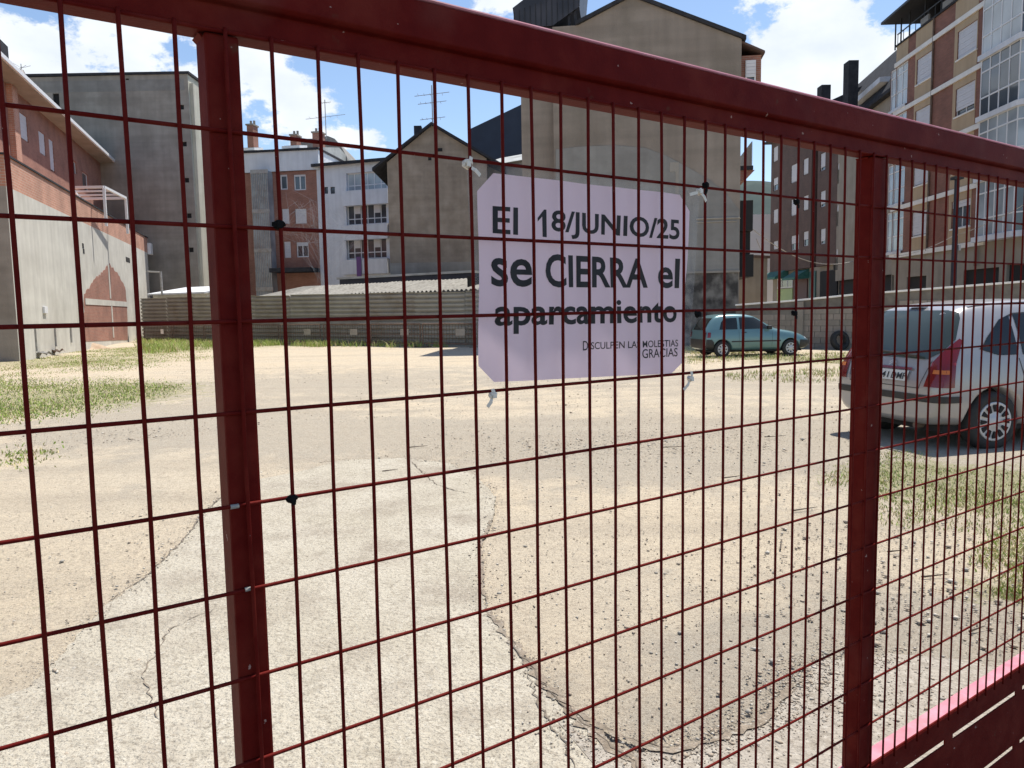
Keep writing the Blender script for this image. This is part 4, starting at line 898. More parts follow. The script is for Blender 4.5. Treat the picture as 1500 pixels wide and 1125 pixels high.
# roof terrace and its black canopy
zc = at(1302, 40)[1]
f.box('terrace_canopy', m_black, -.7, X(1430), -.6, 5.5, zc, zc+.12)
b = MB()
for x in (1304, 1312, 1324, 1346, 1369): s_ = X(x); b.box(s_-.03, s_+.03, .1, .16, ztp, zc-.001)
b.build('canopy_post', m_black, f.e)
b = MB(); b.box(.05, gstart, -.03, .02, ztp+.60, ztp+.65)
for k in range(14): s_ = .1+(gstart-.2)*k/13; b.box(s_-.012, s_+.012, -.02, .01, ztp+.08, ztp+.60)
b.build('terrace_railing', m_black, f.e)
f.box('roof_edge', m_slate, -.08, gstart, -.08, 5, ztp, ztp+.08)
f.box('penthouse', m_slate, 1.5, gstart-1, 3, 9, ztp+.08, zc-.02)
for (x0, x1) in ((1345, 1356), (1376, 1391)):
    s0, s1 = X(x0), X(x1); f.box('planter', m_patch, s0, s1, -.06, .04, ztp+.12, ztp+.42)

# ---- block wall at the right with sloping coping
WA = Vector(at_depth(1078, 28.0)); WB = Vector(at_depth(1640, 21.2))
f = Facade('block_wall', 'concrete block boundary wall with a pale coping running behind the two cars', 'wall', WA, WB)
def wtop(s): # height of the coping underside along the wall
    x0, x1 = 0, f.L; pts_ = [(f.at(1093, 447)), (f.at(1160, 442)), (f.at(1251, 433)), (f.at(1500, 414)), (f.at(1639, 404))]
    for p, q in zip(pts_[:-1], pts_[1:]):
        if s <= q[0]: return p[1]+(q[1]-p[1])*(s-p[0])/(q[0]-p[0])
    return pts_[-1][1]
core = MB(); n = 24
top_ = [(f.L*k/n, wtop(f.L*k/n)) for k in range(n+1)]
core.prism([(0, 0)]+[(f.L, 0)]+list(reversed(top_)), .018, .19); core.build('wall_core', m_mortar, f.e)
cp = MB(); cp.prism(top_+[(a_, c_+.06) for a_, c_ in reversed(top_)], -.045, .25); cp.build('coping', m_coping, f.e, bevel=.01)  # bright coping colour stands in for sun catching the edge
bl = MB(); bl.box(.009, .391, 0, .10, .008, .192); blm = bl.mesh('block'); blm.materials.append(m_block)
hb_ = MB(); hb_.box(.006, .194, 0, .10, .005, .195); hbm = hb_.mesh('half_block'); hbm.materials.append(m_block)
m_block2 = mat('concrete_block_dark', (.21, .185, .155), (.27, .24, .20), rough=.95, scale=2.5, bump=.5, bscale=40); blm2 = blm.copy(); blm2.materials.clear(); blm2.materials.append(m_block2)
nb = 0
for r in range(11):
    z0 = r*.2; s_ = -.2*(r % 2)
    while s_ < f.L-.4 and nb < 298:
        if s_ >= 0 and z0+.2 <= wtop(s_)-.26 and z0+.2 <= wtop(s_+.4)-.26:
            link('block', blm if random.random() < .72 else blm2, f.e, (s_, random.uniform(-.007, .007), z0)); nb += 1
        s_ += .4
s_ = f.at(1172, 480)[0]; f.box('pier', m_block2, s_-.12, s_+.12, -.09, -.006, 0, wtop(s_)-.02)
# small plaque on top where coping is broken
# old tyre against the wall
ty = empty('old_tyre', (0, 0, 0), 0, 'black worn tyre standing against the block wall', 'tyre')
def lathe(prof, n=32, ax='y', close=True):
    b = MB(); k = len(prof)
    for i in range(n):
        t = 2*PI*i/n
        for (r, y) in prof: b.v.append((r*math.cos(t), y, r*math.sin(t)))
    for i in range(n):
        for j in range(k if close else k-1): b.f.append((i*k+j, ((i+1) % n)*k+j, ((i+1) % n)*k+(j+1) % k, i*k+(j+1) % k)); b.m.append(0)
    return b
tprof = lambda R, W, rr: [(rr, -W*.42), (rr+.02, -W/2), (R-.04, -W/2), (R-.008, -W*.38), (R, -W*.2), (R, W*.2), (R-.008, W*.38), (R-.04, W/2), (rr+.02, W/2), (rr, W*.42)]
b = lathe(tprof(.33, .20, .19), 36); o = b.build('tread_ring', m_rubber, ty, smooth=True)
b = lathe([(.18, -.05), (.192, -.05), (.192, .05), (.18, .05)], 36); b.build('bead', m_black, ty)
sT, _ = f.at(1233, 500); pt = WA+f.ux*sT-Vector((-f.ux.y, f.ux.x))*.22
ty.location = (pt.x, pt.y, .32); ty.rotation_euler = (math.radians(-12), 0, math.atan2(f.ux.y, f.ux.x)+.95)

# ---- lamp post behind the wall and its cables
lp = G(1396, 470); pp = P(1396, 425, 28.0)
t_ = P(1402, 263, 28.0)
b = MB(); b.bar((t_.x, 28, 0), (t_.x, 28, t_.z), .11, 12, .085); o = b.build('pole_shaft', mat('blue_black_steel', (.015, .017, .03), rough=.5), None); 
pe_ = empty('utility_pole', (t_.x, 28, 0), 0, 'dark blue utility pole standing behind the block wall', 'pole'); o.parent = pe_; o.matrix_parent_inverse = Matrix.Translation((-t_.x, -28, 0)); o.name = 'shaft'
b = MB(); b.box(-.16, .16, -.16, .16, t_.z, t_.z+.1); b.build('cap', m_black, pe_)
b = MB(); b.box(.12, .2, -.05, .05, t_.z-2.5, t_.z-2.3); b.build('cable_clamp', m_metalg, pe_)
def cable(p, q, sag, name, label, r=.012):
    b = MB(); n = 16; pts_ = []
    for i in range(n+1): t = i/n; v = p.lerp(q, t); pts_.append(v-Vector((0, 0, sag*4*t*(1-t))))
    for a_, c_ in zip(pts_[:-1], pts_[1:]): b.bar(a_, c_, r, 5, caps=False)
    return tag(b.build(name, m_metalg), label, 'cable')
cable(P(1082, 318, 29.5), P(1262, 378, 40), .9, 'overhead_cable', 'pale cable sagging from the big gable wall towards the beige block', .02)
cable(P(1108, 350, 44), P(1122, 377, 52), .1, 'overhead_cable', 'short steep cable beside the brown block', .02)
cable(P(1400, 345, 28), P(1520, 288, 24), .1, 'overhead_cable', 'thin dark cable running up right from the utility pole', .012)
cable(P(1398, 345, 28), P(1310, 375, 36), .15, 'overhead_cable', 'thin dark cable running left from the utility pole', .012)

# ------------------------------------------------------------------ cars
def car(name, label, cat, st, wheels, R, W, paint, origin, head):
    """st: stations (x, zbottom, zmid, zbelt, ztop, w_low, w_mid, w_belt, w_roof)"""
    e = empty(name, (origin[0], origin[1], 0), PI/2-head, label, cat)
    b = MB(); N_ = 0
    for s in st:
        x, zb, zm, zl, zt_, wl, wm, wb, wr = s
        half = [(0, zb), (wl*.8, zb), (wl, zb+.06), (wm, zm), (wb, zl), (wr, zt_-.035), (wr*.8, zt_), (0, zt_+.02)]
        ring = half+[(-y, z) for (y, z) in reversed(half[1:-1])]; N_ = len(ring)
        for y, z in ring: b.v.append((x, y, z))
    for i in range(len(st)-1):
        for j in range(N_): b.f.append((i*N_+j, i*N_+(j+1) % N_, (i+1)*N_+(j+1) % N_, (i+1)*N_+j)); b.m.append(0)
    b.f.append(tuple(range(N_))); b.m.append(0); b.f.append(tuple(reversed(range((len(st)-1)*N_, len(st)*N_)))); b.m.append(0)
    o = b.build('body', paint, e, smooth=True)
    s_ = o.modifiers.new('sub', 'SUBSURF'); s_.levels = 3; s_.render_levels = 3
    cut = MB()
    for wx in wheels: 
        c = MB(); c.bar((wx, -W/2-.3, R), (wx, -W/2+.30, R), R+.055, 40); c.bar((wx, W/2-.30, R), (wx, W/2+.3, R), R+.055, 40)
        base = len(cut.v); cut.v += c.v; cut.f += [tuple(k+base for k in q) for q in c.f]; cut.m += c.m
    co_ = cut.build('cutter', m_black, e)
    dg = bpy.context.evaluated_depsgraph_get(); dg.update()
    smooth_me = bpy.data.meshes.new_from_object(o.evaluated_get(dg))
    bm = bmesh.new(); bm.from_mesh(smooth_me); bvh = BVHTree.FromBMesh(bm); bm.free()
    bo = o.modifiers.new('arches', 'BOOLEAN'); bo.operation = 'DIFFERENCE'; bo.object = co_; bo.solver = 'EXACT'
    dg = bpy.context.evaluated_depsgraph_get(); dg.update()
    me = bpy.data.meshes.new_from_object(o.evaluated_get(dg)); o.modifiers.clear(); o.data = me
    bpy.data.objects.remove(co_)
    if len(me.materials) < 1: me.materials.append(paint)
    me.materials.clear(); me.materials.append(paint)
    me.polygons.foreach_set('material_index', [0]*len(me.polygons))
    me.polygons.foreach_set('use_smooth', [True]*len(me.polygons))
    return e, o, bvh
def patch(e, bvh, nm, poly, m_, side='R', off_=.004, step=.08, label=None, parent=None, thick=.0):
    """polygon drawn on a side of the body, wrapped on to its surface. side R/L: (x,z); B back / Fr front: (y,z); T top: (x,y)"""
    bm = bmesh.new(); vs = [bm.verts.new((a_, c_, 0)) for a_, c_ in poly]; bm.faces.new(vs)
    xs = [p[0] for p in poly]; ys = [p[1] for p in poly]
    for ax, lo, hi in ((0, min(xs), max(xs)), (1, min(ys), max(ys))):
        k = int((hi-lo)/step)+1
        for i in range(1, k):
            c = lo+(hi-lo)*i/k; no = (1, 0, 0) if ax == 0 else (0, 1, 0); cop = (c, 0, 0) if ax == 0 else (0, c, 0)
            bmesh.ops.bisect_plane(bm, geom=bm.verts[:]+bm.edges[:]+bm.faces[:], plane_co=cop, plane_no=no)
    bmesh.ops.triangulate(bm, faces=bm.faces)
    for v in bm.verts:
        a_, c_ = v.co.x, v.co.y
        if side == 'R': org, d = Vector((a_, -2, c_)), Vector((0, 1, 0))
        elif side == 'L': org, d = Vector((a_, 2, c_)), Vector((0, -1, 0))
        elif side in ('DR', 'DL'):
            sg = -1 if side == 'DR' else 1; q_ = .70711; org = Vector((-.60+q_*a_-q_*2, sg*.78+sg*q_*a_+sg*q_*2, c_)); d = Vector((q_, -sg*q_, 0))
        elif side == 'B': org, d = Vector((-3, a_, c_)), Vector((1, 0, 0))
        elif side == 'F': org, d = Vector((6, a_, c_)), Vector((-1, 0, 0))
        else: org, d = Vector((a_, c_, 3)), Vector((0, 0, -1))
        h, no, idx, dist = bvh.ray_cast(org, d)
        if h is None: 
            h, no, idx, dist = bvh.find_nearest(org+d*(1.2 if side in 'RL' else 2.6)); 
        if no.dot(d) > 0: no = -no
        v.co = h-d*off_*.3+no*off_*.7 if True else h
    bmesh.ops.recalc_face_normals(bm, faces=bm.faces)
    me = bpy.data.meshes.new(nm); bm.to_mesh(me); bm.free(); me.materials.append(m_); me.polygons.foreach_set('use_smooth', [True]*len(me.polygons))
    o = bpy.data.objects.new(nm, me); col.objects.link(o); o.parent = parent or e
    if label: o['label'] = label
    if thick: s_ = o.modifiers.new('s', 'SOLIDIFY'); s_.thickness = thick; s_.offset = 1
    return o
def wheel(e, x, y, R, Wd, rimr, spokes, out_, covermat):
    we = bpy.data.objects.new('wheel', None); col.objects.link(we); we.parent = e; we.location = (x, y, R)
    if out_ > 0: we.rotation_euler = (0, 0, PI)
    lathe(tprof(R, Wd, rimr), 40).build('tyre', m_rubber, we, smooth=True)
    y0 = -Wd/2
    b = lathe([(0.001, y0-.005), (.05, y0-.006), (.06, y0+.004), (rimr*.8, y0+.012), (rimr*.96, y0-.002), (rimr+.005, y0+.002), (rimr+.002, y0+.05), (0.001, y0+.05)], 40, close=False); b.build('rim', covermat, we, smooth=True)
    b = MB()
    for k in range(spokes):
        t = 2*PI*k/spokes; r1, r2 = rimr*.52, rimr*.88; w1, w2 = rimr*.055, rimr*.13
        P_ = []
        for (rr, ww) in ((r1, -w1), (r1, w1), (r2, w2), (r2, -w2)):
            P_.append((rr*math.cos(t)-ww*math.sin(t), rr*math.sin(t)+ww*math.cos(t)))
        b.prism(P_, y0-.006, y0+.02)
    b.build('cover_slots', m_dark, we)
    return we
# silver MPV hatchback -------- x forward from rear axle, rear bumper at -0.67, front 3.12
st = [(-.67, .36, .50, .60, .66, .60, .66, .62, .60), (-.655, .30, .50, .66, .72, .70, .76, .74, .68), (-.60, .26, .52, .80, .86, .76, .82, .80, .72), (-.56, .25, .52, .88, .98, .78, .83, .80, .70), (-.47, .24, .52, .94, 1.18, .79, .835, .80, .66),
      (-.34, .23, .52, .95, 1.385, .80, .835, .80, .62), (-.20, .22, .52, .95, 1.47, .80, .835, .80, .60), (.2, .21, .52, .95, 1.515, .80, .835, .80, .585), (.8, .20, .52, .95, 1.53, .80, .835, .80, .585), (1.3, .20, .52, .95, 1.50, .80, .835, .80, .58),
      (1.7, .20, .52, .95, 1.38, .80, .835, .80, .58), (2.2, .20, .52, .93, 1.09, .80, .835, .79, .62), (2.4, .20, .52, .90, .985, .80, .83, .77, .66), (2.8, .22, .52, .78, .86, .78, .82, .74, .64), (3.05, .24, .48, .62, .68, .72, .76, .70, .6), (3.12, .32, .46, .52, .56, .55, .6, .58, .5)]
hd = math.radians(77)
H_ = P(1447, 618, 7.78); lft = Vector((-math.cos(hd), math.sin(hd)))
org = Vector((H_.x, H_.y))+lft*.735
e, body, bv = car('silver_hatchback', 'silver hatchback with red tail lamps parked close behind the gate at the right', 'car', st, (0, 2.46), .30, 1.67, m_silver, org, hd)
for x in (0, 2.46):
    wheel(e, x, -.735, .30, .175, .195, 12, -1, m_cover); wheel(e, x, .735, .30, .175, .195, 12, 1, m_cover)
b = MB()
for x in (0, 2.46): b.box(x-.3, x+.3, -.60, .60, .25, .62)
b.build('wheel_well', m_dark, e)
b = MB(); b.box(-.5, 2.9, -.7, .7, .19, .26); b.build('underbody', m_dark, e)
b = MB(); b.bar((-.60, -.42, .24), (-.3, -.42, .24), .03, 10); b.build('exhaust_pipe', m_rust, e)
# rear screen, tailgate details
patch(e, bv, 'rear_window', [(-.57, .93), (.57, .93), (.60, 1.05), (.56, 1.36), (.46, 1.42), (-.46, 1.42), (-.56, 1.36), (-.60, 1.05)], m_carglass, 'B', .006)
for sd in ('DR', 'DL'):
    o = patch(e, bv, 'tail_lamp', [(-.17, .66), (.10, .66), (.105, .90), (.145, 1.12), (.12, 1.14), (-.02, 1.0), (-.10, .90)], m_redlamp, sd, .010, .04)
    patch(e, bv, 'indicator', [(-.09, .79), (.06, .79), (.06, .83), (-.08, .83)], m_orange, sd, .015, .05, parent=o)
    patch(e, bv, 'bumper_strip', [(-.20, .505), (.16, .508), (.16, .572), (-.20, .575)], m_black, sd, .014, .05)
o = patch(e, bv, 'bumper_strip', [(-.64, .505), (.64, .505), (.64, .575), (-.64, .575)], m_black, 'B', .014, .06)
seam = mat('panel_gap', (.03, .03, .032), rough=.7)
patch(e, bv, 'tailgate_seam', [(-.53, .635), (.53, .635), (.53, .643), (-.53, .643)], seam, 'B', .003, .08)
for sy in (-1, 1): patch(e, bv, 'tailgate_seam', [(sy*.53, .635), (sy*.538, .635), (sy*.612, .92), (sy*.604, .92)], seam, 'B', .003, .08)
pl = patch(e, bv, 'number_plate', [(-.37, .695), (.15, .695), (.15, .80), (-.37, .80)], m_plate, 'B', .02, .2)
patch(e, bv, 'plate_lamp_strip', [(-.40, .81), (.18, .81), (.18, .835), (-.40, .835)], m_redlamp, 'B', .02, .1)
patch(e, bv, 'emblem', [(-.15, .865), (-.10, .895), (-.05, .865), (-.05, .88), (-.10, .91), (-.15, .88)], m_cover, 'B', .02, .1, label='double chevron emblem')
patch(e, bv, 'emblem', [(-.15, .84), (-.10, .87), (-.05, .84), (-.05, .855), (-.10, .885), (-.15, .855)], m_cover, 'B', .02, .1)
b = MB(); b.bar((-.60, -.05, .985), (-.585, .47, 1.01), .012, 6); b.bar((-.615, -.45, .965), (-.60, -.05, .985), .02, 6); b.build('rear_wiper', m_black, e)
def wipe(pts_): pass
# side glass
m_sideglass = glassmat('side_glass', (.008, .010, .010), .06, .5)
for sd in ('DR', 'DL'): patch(e, bv, 'rear_window', [(-.12, .95), (-.03, 1.0), (.09, 1.13), (.115, 1.34), (.10, 1.40), (-.01, 1.42), (-.04, 1.2)], m_carglass, sd, .006, .04)
for s_ in 'RL':
    patch(e, bv, 'rear_quarter_window', [(-.12, 1.02), (.06, .965), (.30, .965), (.30, 1.36), (.17, 1.32), (-.04, 1.14)], m_sideglass, s_, .006, .06)
    patch(e, bv, 'side_window', [(.36, .965), (.98, .965), (.98, 1.40), (.36, 1.37)], m_sideglass, s_, .006, .06)
    patch(e, bv, 'side_window', [(1.04, .965), (1.95, .965), (1.55, 1.30), (1.35, 1.39), (1.04, 1.40)], m_sideglass, s_, .006, .06)
    patch(e, bv, 'door_seam', [(.30, .93), (.307, .93), (.36, .70), (.52, .42), (.51, .42), (.35, .70)], seam, s_, .003, .05)
    patch(e, bv, 'door_handle', [(.40, .855), (.60, .855), (.60, .885), (.40, .885)], m_black, s_, .022, .06)
    patch(e, bv, 'side_moulding', [(.52, .50), (2.0, .50), (2.0, .56), (.52, .56)], m_black, s_, .016, .1)
    patch(e, bv, 'window_trim', [(-.16, 1.03), (-.12, 1.02), (-.04, 1.14), (.17, 1.32), (.36, 1.385), (1.36, 1.42), (1.36, 1.395), (.36, 1.365), (.17, 1.30), (-.04, 1.12)], m_black, s_, .005, .06)
    patch(e, bv, 'roof_rail', [(-.1, -.50 if s_ == 'R' else .50), (1.3, -.50 if s_ == 'R' else .50), (1.3, -.53 if s_ == 'R' else .53), (-.1, -.53 if s_ == 'R' else .53)], m_silver, 'T', .012, .2)
patch(e, bv, 'windscreen', [(-.6, 1.02), (.6, 1.02), (.52, 1.40), (-.52, 1.40)], m_carglass, 'F', .006)
for s_ in (-1, 1): patch(e, bv, 'headlamp', [(s_*.35, .60), (s_*.66, .62), (s_*.66, .74), (s_*.4, .70)], m_glassl, 'F', .01)
b = MB(); b.box(-.28, -.22, -.12, .12, 1.46, 1.485); b.build('brake_lamp', m_black, e)
def text_mesh(body_, mat_, parent, bold=0, name='lettering'):
    cu = bpy.data.curves.new(name, 'FONT'); cu.body = body_; cu.offset = bold; cu.resolution_u = 4; cu.size = 1
    o = bpy.data.objects.new(name, cu); col.objects.link(o); dg = bpy.context.evaluated_depsgraph_get(); dg.update()
    me = bpy.data.meshes.new_from_object(o.evaluated_get(dg)); bpy.data.objects.remove(o); bpy.data.curves.remove(cu)
    me.materials.clear(); me.materials.append(mat_)
    o = bpy.data.objects.new(name, me); col.objects.link(o); o.parent = parent; return o
m_ink = mat('black_ink', (.012, .012, .014), rough=.6)
def fit_text(o, fn, thick=0):
    co_ = np.array([v.co[:] for v in o.data.vertices]); lo = co_.min(0); hi = co_.max(0)
    for v in o.data.vertices:
        u = (v.co.x-lo[0])/(hi[0]-lo[0]); t = (v.co.y-lo[1])/(hi[1]-lo[1]); v.co = fn(u, t)
    o.data.update()
# plate lettering sits on the plate, seen from behind: +y is the car's left = left of the reader
tx = [text_mesh(q, m_ink, pl, .008, 'lettering') for q in ('841', 'DMF')]
def platept(u, t, y0=.07, w_=.17):
    y = y0-w_*u; z = .715+.065*t; h, no, i_, d_ = bv.ray_cast(Vector((-3, y, z)), Vector((1, 0, 0))); return h+Vector((-.026, 0, 0))
fit_text(tx[0], platept); fit_text(tx[1], lambda u, t: platept(u, t, -.145, .205))
# teal small hatchback --------
st2 = [(-.60, .36, .48, .56, .62, .52, .58, .56, .5), (-.585, .29, .48, .64, .72, .66, .71, .69, .62), (-.54, .25, .50, .78, .88, .72, .77, .75, .66), (-.50, .24, .50, .85, .98, .73, .785, .75, .64), (-.36, .23, .50, .88, 1.22, .74, .79, .755, .60), (-.22, .22, .50, .88, 1.355, .75, .79, .755, .57), (-.05, .21, .50, .88, 1.405, .75, .79, .755, .56),
       (.5, .20, .50, .88, 1.43, .75, .79, .755, .555), (1.05, .20, .50, .88, 1.40, .75, .79, .755, .55), (1.35, .20, .50, .88, 1.27, .75, .79, .755, .56), (1.80, .20, .50, .865, .96, .75, .79, .745, .62), (2.05, .20, .50, .84, .90, .75, .785, .73, .63), (2.5, .20, .50, .78, .84, .74, .78, .71, .62), (2.85, .22, .48, .66, .72, .71, .75, .69, .60), (3.03, .26, .44, .54, .58, .64, .68, .64, .55), (3.09, .32, .42, .48, .51, .5, .55, .52, .45)]
hub = Vector((6.25, 22.9)); hd2 = math.radians(83); l2 = Vector((-math.cos(hd2), math.sin(hd2)))
e2, body2, bv2 = car('teal_hatchback', 'small pale teal three door hatchback parked by the block wall in the distance', 'car', st2, (0, 2.36), .275, 1.58, m_teal, hub+l2*.69*.9, hd2); e2.scale = (.9, .9, .9)
for x in (0, 2.36):
    wheel(e2, x, -.70, .275, .16, .17, 8, -1, m_cover); wheel(e2, x, .70, .275, .16, .17, 8, 1, m_cover)
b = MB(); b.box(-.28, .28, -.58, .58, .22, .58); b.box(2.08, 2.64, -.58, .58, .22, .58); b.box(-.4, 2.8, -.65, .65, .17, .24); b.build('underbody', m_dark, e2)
patch(e2, bv2, 'rear_window', [(-.53, .90), (.53, .90), (.50, 1.29), (-.50, 1.29)], m_sideglass, 'B', .006)
for s_ in 'RL':
    patch(e2, bv2, 'rear_side_window', [(-.10, .92), (.52, .92), (.54, 1.30), (.10, 1.28), (-.02, 1.15)], m_sideglass, s_, .006, .06)
    patch(e2, bv2, 'door_window', [(.60, .92), (1.68, .93), (1.35, 1.18), (1.15, 1.30), (.62, 1.31)], m_sideglass, s_, .006, .06)
    patch(e2, bv2, 'side_moulding', [(.30, .50), (2.0, .50), (2.0, .54), (.30, .54)], m_black, s_, .014, .1)
    patch(e2, bv2, 'door_handle', [(.66, .80), (.82, .80), (.82, .83), (.66, .83)], m_black, s_, .018, .06)
    patch(e2, bv2, 'door_seam', [(.56, .90), (.567, .90), (.567, .28), (.56, .28)], seam, s_, .003, .1)
    patch(e2, bv2, 'door_seam', [(1.72, .86), (1.727, .86), (1.70, .28), (1.693, .28)], seam, s_, .003, .1)
    patch(e2, bv2, 'bumper', [(-.585, .26), (-.30, .26), (-.30, .50), (-.38, .60), (-.585, .60)], m_black, s_, .01, .05)
    patch(e2, bv2, 'bumper', [(2.66, .26), (3.05, .30), (3.05, .52), (2.70, .54)], m_black, s_, .01, .05)
    patch(e2, bv2, 'tail_lamp', [(-.53, .66), (-.42, .66), (-.40, .83), (-.50, .83)], m_redlamp, s_, .01, .05)
    patch(e2, bv2, 'headlamp', [(2.88, .57), (3.02, .56), (2.96, .65), (2.84, .68)], m_glassl, s_, .01, .05)
patch(e2, bv2, 'bumper', [(-.70, .30), (.70, .30), (.70, .60), (-.70, .60)], m_black, 'B', .012)
patch(e2, bv2, 'bumper', [(-.66, .30), (.66, .30), (.66, .52), (-.66, .52)], m_black, 'F', .012)
for sy in (-1, 1): patch(e2, bv2, 'tail_lamp', [(sy*.54, .66), (sy*.70, .66), (sy*.70, .83), (sy*.56, .83)], m_redlamp, 'B', .012, .05)
patch(e2, bv2, 'windscreen', [(-.55, .96), (.55, .96), (.48, 1.29), (-.48, 1.29)], m_sideglass, 'F', .006)
for sy in (-1, 1):
    b = MB(); b.box(1.52, 1.66, sy*.80-.07, sy*.80+.07, .90, 1.03); b.build('wing_mirror', m_black, e2, bevel=.02)

# ------------------------------------------------------------------ the gate
gate = empty('metal_gate', GO, YAW, 'dark red steel gate with welded wire mesh filling the whole foreground', 'gate')
XL, XR = -1.10, 4.0; BZ = -1.30; GB = -1.70
def prof_bar(name, pts_, x0, x1, m_=None, bevel=.0015): 
    b = MB(); b.prism(pts_, x0, x1, ax='x'); return b.build(name, m_ or m_red, gate, bevel=bevel)
o = prof_bar('top_rail', [(-.008, .078), (-.008, .034), (-.004, .030), (.0035, .028), (.0035, .004), (.0065, .001), (.037, .001), (.040, .004), (.040, .078)], XL, XR)
prof_bar('top_rail_cap', [(-.0085, .0785), (.0395, .0785), (.0395, .0835), (-.0085, .0835)], XL, XR, m_redpale, .0024)  # pale strip paints the sun highlight along the rail's top edge
for i, (x0, x1, y0) in enumerate([(-1.095, -1.06, .0035), (.181, .2165, .0035), (1.4575, 1.511, .0035), (2.735, 2.785, .0035), (3.955, 3.995, .0035)]):
    b = MB(); b.box(x0, x1, y0, .040, BZ, -.0005); b.build('post', m_red, gate, bevel=.003)
b = MB(); b.box(XL, XR, .0035, .042, BZ-.042, BZ-.0025); b.build('bottom_rail', m_red, gate, bevel=.002)
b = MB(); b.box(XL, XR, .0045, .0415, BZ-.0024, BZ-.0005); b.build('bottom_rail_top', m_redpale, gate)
# gussets
for x, d in ((.181, -1), (1.4575, -1)):
    b = MB(); b.prism([(x, -.001), (x+d*.004, -.001), (x, -.005)], .012, .038); b.build('gusset', m_red, gate)
# lower panel with slots
z_s = [(-1.379, -1.364), (-1.537, -1.522)]
def plate(z0, z1, x0, x1): 
    b = MB(); b.box(x0, x1, .006, .010, z0, z1); return b.build('panel_strip', m_red, gate)
plate(z_s[0][1], BZ-.0425, XL, XR); plate(z_s[1][1], z_s[0][0], XL, XR); plate(GB, z_s[1][0], XL, XR)
b = MB()
for row, (z0, z1) in enumerate(z_s):
    x = -.943
    while x < XR:
        b.box(max(XL, x-.020), min(XR, x+.020), .0062, .0098, z0-.0005, z1+.0005); x += .403
    
stuff(b.build('slot_bridges', m_red, gate))
b = MB(); b.box(XL, XR, .0035, .042, GB-.035, GB-.001); b.build('kick_rail', m_red, gate, bevel=.002)
# wires: every one is its own part
WR = .0023
def wiremesh(L, bend, seed, ax):
    b = MB(); r_ = random.Random(seed); n = 14 if ax == 'z' else 40; ph = r_.uniform(0, 6); pts_ = []
    for i in range(n+1):
        t = i/n; d1 = bend*math.sin(t*9+ph)+bend*.6*math.sin(t*23+ph*2); pts_.append(((d1, 0, -L*t+.004) if ax == 'z' else (-.0+L*t, 0, d1)))
    k = 8; 
    for p in pts_:
        for j in range(k):
            t = 2*PI*j/k; c_, s_ = WR*math.cos(t), WR*math.sin(t)
            b.v.append((p[0]+c_, p[1]+s_, p[2]) if ax == 'z' else (p[0], p[1]+s_, p[2]+c_))
    for i in range(n):
        for j in range(k): b.f.append((i*k+j, i*k+(j+1) % k, (i+1)*k+(j+1) % k, (i+1)*k+j)); b.m.append(0)
    b.f.append(tuple(range(k))); b.m.append(0); b.f.append(tuple(range(n*k, n*k+k))); b.m.append(0)
    me = b.mesh('wire'); bm = bmesh.new(); bm.from_mesh(me); bmesh.ops.recalc_face_normals(bm, faces=bm.faces); bm.to_mesh(me); bm.free()
    me.materials.append(m_red); me.polygons.foreach_set('use_smooth', [True]*len(me.polygons)); return me
vm_ = [wiremesh(1.312, .0006, s, 'z') for s in range(5)]
jit = {}
for k in range(-21, 80):
    x = k*.05+random.uniform(-.0006, .0006); yv = -.0030
    link('vertical_wire', vm_[k % 5], gate, (x, yv, 0), (0, random.uniform(-.0009, .0009), 0))
hm = [wiremesh(XR-XL, .0007, 50+s, 'x') for s in range(3)]
rowz = {0: .002, 1: -.1002, 2: -.2000, 3: -.3000, 4: -.4000, 5: -.5025, 6: -.5980, 7: -.7000, 8: -.7995, 9: -.9, 10: -1.0, 11: -1.1, 12: -1.2, 13: -1.295}
for r, z in rowz.items():
    link('horizontal_wire', hm[r % 3], gate, (XL, .0010, z))
# chips in the paint on a few spots
m_chip = mat('bare_steel', (.30, .29, .26), rough=.7)
b = MB()
for (X_, Z_, L_) in ((.190, -.5025, .009), (.198, -.598, .006)): b.bar((X_-L_, .0005, Z_), (X_, .0005, Z_), WR*1.12, 8)
b.build('paint_chip', m_chip, gate)

# ------------------------------------------------------------------ notice
def gl(x, y, Y=0.0):                     # pixel -> gate local coordinates on plane Y
    d = pray(x, y); dl = Vector((d.dot(gxv), d.dot(gnv), d.z)); t = (Y+.85211)/dl.y; return Vector((-.04757+dl.x*t, Y, -.29423+dl.z*t))
YS = .0062
sign = empty('notice_sign', GO, YAW, 'lilac paper parking closure notice laminated in clear plastic, tied behind the gate mesh', 'sign')
pm = bpy.data.materials.new('lilac_paper'); pm.use_nodes = True; t = pm.node_tree; b_ = t.nodes['Principled BSDF']; b_.inputs['Base Color'].default_value = (.62, .52, .60, 1); b_.inputs['Roughness'].default_value = .45
tr = nd(t, 'ShaderNodeBsdfTranslucent'); tr.inputs[0].default_value = (.78, .64, .73, 1); mxs = nd(t, 'ShaderNodeMixShader'); mxs.inputs[0].default_value = .5
t.links.new(b_.outputs[0], mxs.inputs[1]); t.links.new(tr.outputs[0], mxs.inputs[2]); t.links.new(mxs.outputs[0], t.nodes['Material Output'].inputs[0])
def bow(p): return Vector((p.x, YS+.0030+.0016*math.sin(p.x*28)+.0010*math.sin(p.x*61+p.z*35)+.0012*math.sin(p.z*24+p.x*9), p.z))
